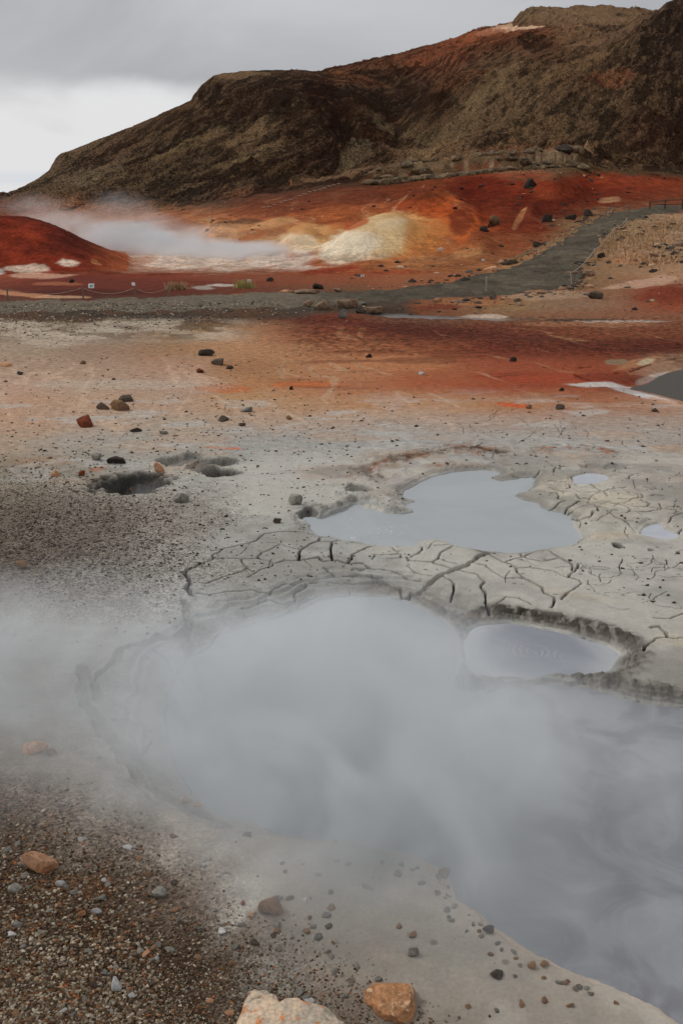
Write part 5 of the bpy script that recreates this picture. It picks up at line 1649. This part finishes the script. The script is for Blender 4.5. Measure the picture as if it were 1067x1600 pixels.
o = scatter('grit', 9000, s_left, lambda a, b, Y: 0.004 + 0.014 * rng.power(0.28, len(a)),
            lambda a, b, n: pal_dark[rng.integers(0, 5, n)] * rng.uniform(.8, 1.7, (n, 1)), M_grit)
tag(o, 'dark grit strewn over the grey ground at the left', 'gravel')


def s_mid(n):
    a = rng.uniform(-160, 1230, n)
    b = rng.triangular(505, 640, 960, n)
    keep = rng.uniform(0, 1, n) < np.clip(0.35 + 0.65 * (a < 560), 0, 1)
    return a[keep], b[keep]


o = scatter('pebble_scatter', 3200, s_mid, lambda a, b, Y: (0.006 + 0.014 * rng.power(0.35, len(a))) * (Y / 12) ** .6,
            lambda a, b, n: pal_dark[rng.integers(0, 5, n)] * rng.uniform(.7, 1.2, (n, 1)), M_grit)
tag(o, 'tiny dark chips sprinkled across the whole mud flat', 'gravel')


def s_bank(n):
    a = rng.uniform(-160, 620, n)
    b = rng.uniform(484, 532, n)
    keep = (rng.uniform(0, 1, n) < np.clip((600 - a) / 260, 0, 1)) & (rng.uniform(0, 1, n) < np.clip((540 - 0.06 * a - b) / 26, 0, 1))
    return a[keep], b[keep]


o = scatter('embankment_gravel', 6000, s_bank, lambda a, b, Y: 0.010 + 0.028 * rng.power(0.22, len(a)),
            lambda a, b, n: np.where(rng.uniform(0, 1, (n, 1)) < .22 + .3 * (b[:, None] > 505), alb((172, 158, 138)), pal_dark[rng.integers(0, 5, n)]) * rng.uniform(.7, 1.1, (n, 1)), M_grit)
tag(o, 'pale and dark stones on the embankment below the path', 'gravel')

def s_verge(n):
    up = np.array([(620, 452), (700, 441), (760, 427), (800, 413), (830, 401), (860, 384), (885, 366), (915, 348), (940, 338), (975, 328)], float)
    lo = np.array([(1010, 338), (975, 346), (955, 358), (938, 376), (928, 395), (912, 420), (905, 432), (903, 446), (880, 452), (820, 457), (760, 464), (690, 470)], float)
    a, b = np.empty(n), np.empty(n)
    for half, L, off in ((slice(0, n // 2), up, -1), (slice(n // 2, n), lo, 1)):
        m = half.stop - half.start
        k = rng.uniform(0, len(L) - 1.001, m)
        i = k.astype(int)
        f = (k - i)[:, None]
        q = L[i] * (1 - f) + L[i + 1] * f
        a[half] = q[:, 0] + rng.normal(0, 9, m) + off * 2
        b[half] = q[:, 1] + off * (np.abs(rng.normal(0, 5, m)) - 1)
    return a, b


def scatter_hit(name, n, sampler, rfun, colfun, mat):
    a, b = sampler(n)
    P_ = np.array([hit(x, y) for x, y in zip(a, b)])
    global _hit_pts
    v0, f0 = ICO[1]
    m = len(v0)
    r_ = rfun(n)
    V_ = v0[None] * rng.uniform(.6, 1.3, (n, m))[..., None] * np.array([1.2, 1, .7])
    co = V_ * r_[:, None, None] + P_[:, None, :]
    fc = (f0[None] + (np.arange(n) * m)[:, None, None]).reshape(-1, 3)
    return make_mesh(name, co.reshape(-1, 3), fc, mat, {'Col': np.repeat(colfun(n), m, 0)}, False, 'stuff')


o = scatter_hit('verge_stones', 1100, s_verge, lambda n: 0.02 + 0.13 * rng.power(.2, n) ** 1.5, lambda n: np.where(rng.uniform(0, 1, (n, 1)) < .3, alb((150, 116, 88)), pal_dark[rng.integers(0, 5, n)]) * rng.uniform(.6, 1.2, (n, 1)), M_grit)
tag(o, 'rubble and earth clods along both verges of the climbing path', 'rubble')


def s_slope(n):
    a = rng.uniform(540, 1100, n)
    b = rng.uniform(262, 400, n)
    g = rng.uniform(0, 1, n) < np.clip(.25 + (a - 760) / 200, .12, 1) * np.where(b > 400 - (a - 780) * .42, 0.5, 1)
    a, b = a[g], b[g]
    a2, b2 = rng.uniform(200, 560, n // 3), rng.uniform(310, 375, n // 3)
    a3, b3 = rng.uniform(930, 1090, n // 3), rng.uniform(350, 425, n // 3)
    a4, b4 = rng.uniform(540, 1090, n // 3), rng.uniform(400, 490, n // 3)
    return np.concatenate([a, a2, a3, a4]), np.concatenate([b, b2, b3, b4])


def scat2(name, n):
    a, b = s_slope(n)
    return a, b


_a, _b = s_slope(1500)
def _offpath(x, y):
    q_ = hit(x, y)
    i_ = min(int(np.searchsorted(Yr, q_[1])), NY - 1)
    j_ = min(int(np.searchsorted(Tc, q_[0] / q_[1])), NT_ - 1)
    return not pathm[max(0, i_ - 3):i_ + 4, max(0, j_ - 6):j_ + 7].any()


_k = np.array([_offpath(x, y) for x, y in zip(_a, _b)])
_k &= ~(((_a > 430) & (_a < 700) & (_b > 330) & (_b < 405)))
_cl = vn(_a / 28.0, _b / 9.0, 5)
_k &= rng.uniform(0, 1, len(_a)) < np.clip((_cl - .35) * 3, .05, 1)
_a, _b = _a[_k], _b[_k]
o = scatter_hit('slope_rubble', len(_a), lambda n: (_a, _b), lambda n: 0.025 + 0.15 * rng.power(.2, n) ** 1.3, lambda n: np.where(rng.uniform(0, 1, (n, 1)) < .15, alb((170, 140, 112)), pal_dark[rng.integers(0, 5, n)] * .75) * rng.uniform(.6, 1.2, (n, 1)), M_grit)
tag(o, 'small dark lava rubble strewn over the coloured slopes', 'rubble')

# ------------------------------------------------------------------ mossy tussocks on the ledge
tus = []
for k in range(4):
    v, f = rock_shape(3, 900 + k, 3, .22)
    v = v * np.array([1.0, .9, .62])
    me = bpy.data.meshes.new('moss_tussock')
    me.from_pydata(v.tolist(), [], f.tolist())
    me.materials.append(RM['moss'])
    me.polygons.foreach_set('use_smooth', np.full(len(f), True))
    tus.append(me)
for k in range(120):
    a = R.uniform(562, 915)
    t0 = float(tpx(a, 270))
    yb = float(np.interp(t0, Tc, yl[0] if yl.shape[0] > 1 else yl[0])) + R.uniform(-.5, .35) + (R.uniform(0, 3) if k % 4 == 0 else 0)
    o = bpy.data.objects.new('moss_tussock', R.choice(tus))
    s = R.uniform(.30, .75)
    o.scale = (s * R.uniform(.9, 1.6), s, s * R.uniform(.7, 1.0))
    o.rotation_euler = (0, 0, R.uniform(0, 6))
    o.location = (t0 * yb, yb, float(zat(t0 * yb, yb)) + s * .05)
    COL.objects.link(o)
    tag(o, 'brown mossy tussock on the lip of the ledge above the red slope', 'tussock', 'moss tussocks along the ledge')

# ------------------------------------------------------------------ dry grass (stuff) and two tufts
def grass_mat(name, c1, c2):
    m, t = new_mat(name)
    p = pos(t)
    c = t.mix(t.noise(p, 3, 3, .6), tuple(alb(c1)) + (1,), tuple(alb(c2)) + (1,))
    finish(t, c, 0.95, None, 0.1)
    return m


MG = grass_mat('dry_grass', (176, 150, 116), (140, 112, 82))
MGG = grass_mat('pale_green_grass', (176, 170, 108), (128, 120, 78))


def blades(pts, h, w, lean=.5):
    n = len(pts)
    a = rng.uniform(0, 2 * pi, n)
    l = rng.uniform(0, lean, n)
    hh = h * rng.uniform(.5, 1.2, n)
    dx, dy = np.cos(a), np.sin(a)
    b0 = pts + np.stack([-dy * w, dx * w, 0 * a], 1)
    b1 = pts + np.stack([dy * w, -dx * w, 0 * a], 1)
    tp = pts + np.stack([dx * l * hh, dy * l * hh, hh * np.sqrt(1 - np.minimum(.9, l) ** 2 * .6)], 1)
    co = np.stack([b0, b1, tp], 1).reshape(-1, 3)
    return co, np.arange(3 * n).reshape(-1, 3)


gp = []
patches = [(1000, 375, 50, 16, 1100), (1040, 352, 40, 12, 900), (1020, 405, 50, 8, 250), (955, 385, 12, 14, 300), (870, 377, 26, 4, 600), (820, 398, 22, 3, 400), (905, 356, 18, 3, 400),
           (930, 344, 16, 2, 300), (700, 268, 120, 3, 1500), (850, 258, 60, 3, 900)]
for (a, b, ra, rb, n) in patches:
    n_ = int(n * 1.6)
    aa = a + ra * rng.normal(0, .6, n_)
    bb = b + rb * rng.normal(0, .6, n_) - (aa - a) * (0.45 if a > 780 and b > 300 and ra < 30 else 0)
    for x_, y_ in zip(aa, bb):
        q_ = hit(x_, y_)
        j_ = int(np.clip(np.searchsorted(Tc, q_[0] / q_[1]), 0, NT_ - 1))
        i_ = int(np.clip(np.searchsorted(Yr, q_[1]), 0, NY - 1))
        if not pathm[i_, j_]:
            gp.append(q_)
gp = np.array(gp)
co, fc = blades(gp, 0.11, 0.03, .9)
o = make_mesh('dry_grass', co, fc, MG, None, False, 'stuff')
tag(o, 'short dry tan grass growing beside the climbing path', 'grass')


def tuft(px, py, wpx, hpx, mat, label, n=260, lean=.8):
    Pt = hit(px, py)
    w = pxsize(Pt, wpx) / 2
    h = pxsize(Pt, hpx)
    pts = np.stack([rng.normal(0, w * .45, n), rng.normal(0, w * .4, n), np.zeros(n)], 1)
    co, fc = blades(pts, h, 0.018, lean)
    o = make_mesh('grass_tuft', co, fc, mat, None, False)
    o.location = tuple(Pt)
    tag(o, label, 'grass tuft')


tuft(381, 450, 26, 13, MGG, 'pale yellow green tuft standing beyond the path')
tuft(278, 452, 30, 12, MG, 'dry brown tuft beyond the path behind the last left post', 320, 1.0)

# ------------------------------------------------------------------ fences, ropes, signs, steps
def solid(name, rgb, rough=.7, metal=0.0):
    m, t = new_mat(name)
    p = pos(t)
    c = t.scl(tuple(alb(rgb)) if False else t.add('ShaderNodeRGB').outputs[0], t.rng(t.noise(p, 20, 4, .6), .3, .7, .8, 1.2))
    for nd in t.n:
        if nd.bl_idname == 'ShaderNodeRGB':
            nd.outputs[0].default_value = tuple(alb(rgb)) + (1,)
    b = t.add('ShaderNodeBsdfPrincipled', {'Base Color': c, 'Roughness': rough, 'Metallic': metal})
    t.add('ShaderNodeOutputMaterial', {'Surface': b.outputs[0]})
    return m


M_post = solid('weathered_post', (150, 138, 122))
M_postd = solid('dark_post', (104, 92, 78))
M_rope = solid('pale_rope', (140, 122, 102), .95)
M_rail = solid('dark_timber', (84, 66, 52), .9)
M_step = solid('pale_timber_step', (160, 140, 122), .9)
M_white = solid('white_plate', (226, 232, 230), .6)
M_green = solid('green_plate', (90, 140, 120), .6)
M_orange = solid('orange_paint', (188, 98, 44), .6)


def tube(path, r, n=6, cap=True):
    path = np.array(path, float)
    m = len(path)
    vs_, fs = [], []
    for i in range(m):
        d = path[min(i + 1, m - 1)] - path[max(i - 1, 0)]
        d /= np.linalg.norm(d)
        a = np.cross(d, (0.13, 0.4, 0.91))
        a /= np.linalg.norm(a)
        b = np.cross(d, a)
        for k in range(n):
            th = 2 * pi * k / n
            vs_.append(path[i] + r * (cos(th) * a + sin(th) * b))
    for i in range(m - 1):
        for k in range(n):
            fs.append([i * n + k, i * n + (k + 1) % n, (i + 1) * n + (k + 1) % n, (i + 1) * n + k])
    fs.append(list(range(n)))
    fs.append([(m - 1) * n + k for k in range(n)][::-1])
    return [tuple(v) for v in vs_], fs


def pydata(name, vs_, fs, mat, parent=None):
    me = bpy.data.meshes.new(name)
    me.from_pydata(vs_, [], fs)
    me.materials.append(mat)
    o = bpy.data.objects.new(name, me)
    COL.objects.link(o)
    if parent:
        o.parent = parent
    return o


def box(sx, sy, sz, c=(0, 0, 0), rz=0.0, rx=0.0, bev=0.0):
    bm = bmesh.new()
    bmesh.ops.create_cube(bm, size=1)
    for v in bm.verts:
        v.co = (v.co.x * sx, v.co.y * sy, v.co.z * sz)
    if bev:
        bmesh.ops.bevel(bm, geom=bm.edges[:], offset=bev, segments=2, affect='EDGES')
    out = []
    for v in bm.verts:
        x, y, z = v.co
        y, z = y * cos(rx) - z * sin(rx), y * sin(rx) + z * cos(rx)
        x, y = x * cos(rz) - y * sin(rz), x * sin(rz) + y * cos(rz)
        out.append((x + c[0], y + c[1], z + c[2]))
    fs = [[v.index for v in f.verts] for f in bm.faces]
    bm.verts.index_update()
    fs = [[v.index for v in f.verts] for f in bm.faces]
    bm.free()
    return out, fs


def post(px, py, hpx, label, mat=M_post, lean=0.0, r=0.022, name='rope_post', minh=None):
    Pt = hit(px, py)
    h = pxsize(Pt, hpx)
    root = bpy.data.objects.new(name, None)
    root.location = tuple(Pt)
    COL.objects.link(root)
    tag(root, label, 'post')
    r = max(r, pxsize(Pt, 1.0))
    top = (lean * h, 0, h)
    vs_, fs = tube([(0, 0, -.1), (lean * h * .5, 0, h * .5), top], r)
    pydata('shaft', vs_, fs, mat, root)
    vs_, fs = tube([(lean * h * .93, 0, h * .93), (lean * h * 1.02, 0, h * 1.02)], r * 1.5)
    pydata('cap', vs_, fs, mat, root)
    return np.array(Pt) + np.array(top) * .94


def rope(tops, label, sag=.12, r=.016):
    pth = []
    for a, b in zip(tops[:-1], tops[1:]):
        for k in range(10):
            s = k / 10
            q_ = a + (b - a) * s
            q_ = q_ - np.array([0, 0, 4 * sag * s * (1 - s)])
            pth.append(q_)
    pth.append(tops[-1])
    o0 = pth[0]
    vs_, fs = tube([q_ - o0 for q_ in pth], r, 5)
    o = pydata('rope', vs_, fs, M_rope)
    o.location = tuple(o0)
    tag(o, label, 'rope')


tl = [post(-60, 470, 18, 'thin grey post beyond the left edge of the near path', M_postd), post(13, 468, 17, 'leftmost thin post of the rope fence beyond the path', M_postd), post(131, 467, 18, 'thin post left of the green and white sign', M_postd),
      post(212, 465, 16, 'thin post carrying the tilted white tag', M_postd), post(263, 463, 17, 'leaning thin post, last at the right of the left rope fence', M_postd, .18)]
rope(tl, 'sagging rope of the low fence beyond the left path', .16, .007)
tr = [post(893, 444, 18, 'leaning white post at the lower end of the climbing path rope', M_post, -.2), post(928, 402, 13, 'second post up along the right rope of the climbing path', M_post),
      post(959, 367, 11, 'third post up along the right rope of the climbing path', M_post), post(978, 350, 9, 'topmost post of the right rope of the climbing path', M_post)]
rope(tr, 'pale rope along the right side of the climbing path', .12, .018)
post(759, 455, 22, 'lone white post on the near edge of the path', M_post)
tt_ = [post(945, 339, 8, 'left post of the short rope on the far verge of the path', M_postd), post(957, 333, 8, 'middle post of the short rope on the far verge of the path', M_postd),
       post(982, 328, 9, 'right post of the short rope on the far verge of the path', M_postd)]
rope(tt_, 'short rope on the far verge where the path bends', .1, .018)


def sign(px, py, hpx, label, mat, tilt=0.0, w=.16, h=.13):
    Pt = hit(px, py)
    hh = pxsize(Pt, hpx)
    root = bpy.data.objects.new('sign', None)
    root.location = tuple(Pt)
    COL.objects.link(root)
    tag(root, label, 'sign')
    vs_, fs = tube([(0, 0, -.1), (0, 0, hh)], .015)
    pydata('stake', vs_, fs, M_postd, root)
    vs_, fs = box(w, .02, h, (0, -.03, hh), tilt, -.4, .006)
    pydata('plate', vs_, fs, M_white, root)
    if mat:
        vs_, fs = box(w * .5, .012, h * .45, (0, -.044, hh + .004), tilt, -.4)
        pydata('panel', vs_, fs, mat, root)


sign(145, 466, 19, 'small white sign with a green centre on a stake beyond the path', M_green)
sign(210, 457, 13, 'small tilted white tag beyond the left path', None, .9, .13, .1)
sign(390, 446, 7, 'tiny white marker right of the pale green tuft', M_green, .3, .12, .09)
sign(566, 436, 5, 'tiny white marker on the orange slope left of the path', M_green, 0, .12, .08)
sign(754, 411, 5, 'tiny white marker on the orange slope above the bend', M_green, 0, .12, .08)
# orange marker
Pt = hit(455, 290)
root = bpy.data.objects.new('marker_post', None)
root.location = tuple(Pt)
COL.objects.link(root)
tag(root, 'small orange marker post on the dark foot of the mountain', 'post')
hh = pxsize(Pt, 9)
vs_, fs = tube([(0, 0, -.1), (0, 0, hh)], .06)
pydata('shaft', vs_, fs, M_orange, root)
vs_, fs = tube([(0, 0, hh), (0, 0, hh * 1.06)], .08)
pydata('cap', vs_, fs, M_rail, root)

# timber steps on the hillside
sp = [(412, 325), (421, 324), (430, 321), (440, 318), (447, 315), (454, 313), (462, 310), (469, 307), (476, 304), (484, 301), (492, 299), (500, 297), (507, 295), (515, 292), (522, 290), (529, 288)]
proto = None
for k, (a, b) in enumerate(sp):
    Pt = hit(a, b)
    if proto is None:
        vs_, fs = box(1.0, .22, .16, bev=.02)
        proto = pydata('timber_step', vs_, fs, M_step)
        o = proto
    else:
        o = proto.copy()
        COL.objects.link(o)
    wv = pxsize(Pt, 6.5 + (k % 3))
    o.scale = (wv * R.uniform(.6, 1.1), .6, .4)
    o.location = (Pt[0], Pt[1], Pt[2] + .07)
    o.rotation_euler = (0, 0, .15)
    tag(o, 'pale timber step of the stair path climbing the red hillside', 'step', 'timber steps on the hillside path')

# timber railing beside the far end of the path
rail_pts = [(1014, 325, 9), (1038, 324, 12), (1065, 323, 15), (1100, 322, 17), (1140, 321, 18)]
root = None
tops = []
Y0 = hit(1014, 326)[1]
base = []
for k, (a, b, hpx) in enumerate(rail_pts):
    Y = Y0 + 0.5 * k
    x = float(tpx(a, b)) * Y
    base.append(np.array([x, Y, float(zat(x, Y))]))
root = bpy.data.objects.new('railing', None)
root.location = tuple(base[0])
COL.objects.link(root)
tag(root, 'dark timber railing at the top of the climbing path, right edge', 'railing')
tp1, tp2 = [], []
for k, (bp, (a, b, hpx)) in enumerate(zip(base, rail_pts)):
    h = 0.45 + 0.12 * k
    q_ = bp - base[0]
    vs_, fs = box(.10, .10, h + .2, (q_[0], q_[1], q_[2] + h / 2 - .1), bev=.01)
    pydata('post', vs_, fs, M_rail, root)
    tp1.append(q_ + np.array([0, -.08, h * .93]))
    tp2.append(q_ + np.array([0, -.08, h * .5]))
for tp_ in (tp1, tp2):
    vs_, fs = tube(tp_, .035, 6)
    pydata('rail', vs_, fs, M_rail, root)

# ------------------------------------------------------------------ steam
def steam(name, label, box_lo, box_hi, blobs, dens, nscale, step_rate, lo=.35, hi=.65, stretch=(1, 1, 1), col=(0.97, 0.975, 0.985)):
    """a real volume of steam: soft puffs broken up by noise inside a closed domain"""
    m = bpy.data.materials.new(name)
    m.use_nodes = True
    t = NT(m.node_tree)
    t.n.clear()
    geo = t.add('ShaderNodeNewGeometry').outputs['Position']
    q = t.vmath('MULTIPLY', geo, stretch)
    n = t.noise(q, nscale, 3, 0.6, 0.9)
    tot = None
    for (c, r, a) in blobs:
        d = t.vmath('SUBTRACT', geo, tuple(c))
        d = t.vmath('MULTIPLY', d, tuple(1.0 / x for x in r))
        l = t.vmath('LENGTH', d)
        f = t.rng(l, 0.0, 1.0, a, 0.0, 'SMOOTHSTEP')
        tot = f if tot is None else t.math('ADD', tot, f)
    nn = t.rng(n, lo, hi, 0.28, 1.2)
    dn = t.math('MULTIPLY', t.math('MULTIPLY', tot, nn), dens)
    pv = t.add('ShaderNodeVolumePrincipled', {'Color': col + (1,), 'Density': dn, 'Anisotropy': 0.0})
    t.add('ShaderNodeOutputMaterial', {'Volume': pv.outputs[0]})
    m.cycles.volume_step_rate = step_rate
    lo3, hi3 = np.array(box_lo, float), np.array(box_hi, float)
    c = (lo3 + hi3) / 2
    s = hi3 - lo3
    vs_, fs = box(s[0], s[1], s[2])
    o = pydata(name, vs_, fs, m)
    o.location = tuple(c)
    o['kind'] = 'stuff'
    tag(o, label, 'steam')
    return o


def gp3(px, py, z):
    g = ground_pt(px, py, z)
    return (g[0], g[1], z)


NB = [
    (gp3(60, 1060, .25), (2.0, 1.7, .6), .75), (gp3(-250, 1050, .25), (1.8, 1.5, .6), .9), (gp3(330, 1060, .25), (1.4, 1.2, .5), .38),
    (gp3(500, 1120, .25), (1.5, 1.6, .65), 1.6), (gp3(560, 1020, .2), (1.2, 1.0, .5), 1.1), (gp3(650, 1190, .3), (1.1, 1.0, .55), 1.0), (gp3(540, 1230, .25), (1.0, .6, .45), .9),
    (gp3(760, 1290, .25), (.8, .7, .5), .8), (gp3(850, 1160, .3), (1.0, .8, .5), .7), (gp3(540, 1370, .15), (1.0, .5, .3), .5),
    (gp3(900, 1430, .2), (.8, .55, .4), .42), (gp3(1010, 1240, .3), (1.0, .6, .5), .25), (gp3(240, 1190, .25), (1.1, .6, .4), .35), (gp3(430, 1230, .2), (1.0, .55, .4), .7), (gp3(620, 1350, .15), (.9, .4, .3), .35)]
steam('steam', 'steam drifting low over the big lower mud pool', (-5.2, 2.2, -.16), (3.4, 8.6, .95), NB, 1.9, 1.6, 0.2, .38, .64, (1, 1.2, 1.1), (.95, .985, 1.0))

FB = []
for (a, b, Y, rx, ry, rz, s) in [(485, 414, 50, 2.2, 3, .5, 2.4), (410, 409, 52, 3.4, 4, .75, 2.8), (320, 406, 54, 3.4, 4, .85, 2.6), (250, 398, 56, 3.2, 4, 1.0, 2.0), (200, 382, 58, 3, 4, 1.1, 1.3),
                                 (140, 362, 60, 3, 4, 1.3, .8), (95, 342, 62, 3.4, 4, 1.2, .55), (230, 350, 60, 3.0, 4, 1.4, .28), (50, 318, 64, 2.6, 4, 1.2, .2), (190, 320, 60, 2.4, 4, 1.5, .16), (320, 385, 58, 3.4, 4, 1.0, .4)]:
    z = H - Y * float(slope(b))
    FB.append(((float(tpx(a, b)) * Y, Y, z + (.3 if b > 375 else -.15)), (rx * 1.1, ry, rz * (1.1 if b > 375 else .8)), s * (1.3 if b > 375 else .65)))
steam('steam', 'steam rising from the bleached basin behind the red mound', (-26, 45, -1.2), (1.5, 70, 4.6), FB, 1.15, 0.8, 0.14, .42, .60, (.7, .8, 1.3))
steam('steam', 'wisp of steam in the small grey crater', (-2.75, 9.7, -.32), (-1.75, 11.0, .16), [((-2.05, 10.2, -.12), (.35, .4, .2), 1.0)], 1.1, 4.0, 0.3, .35, .65)
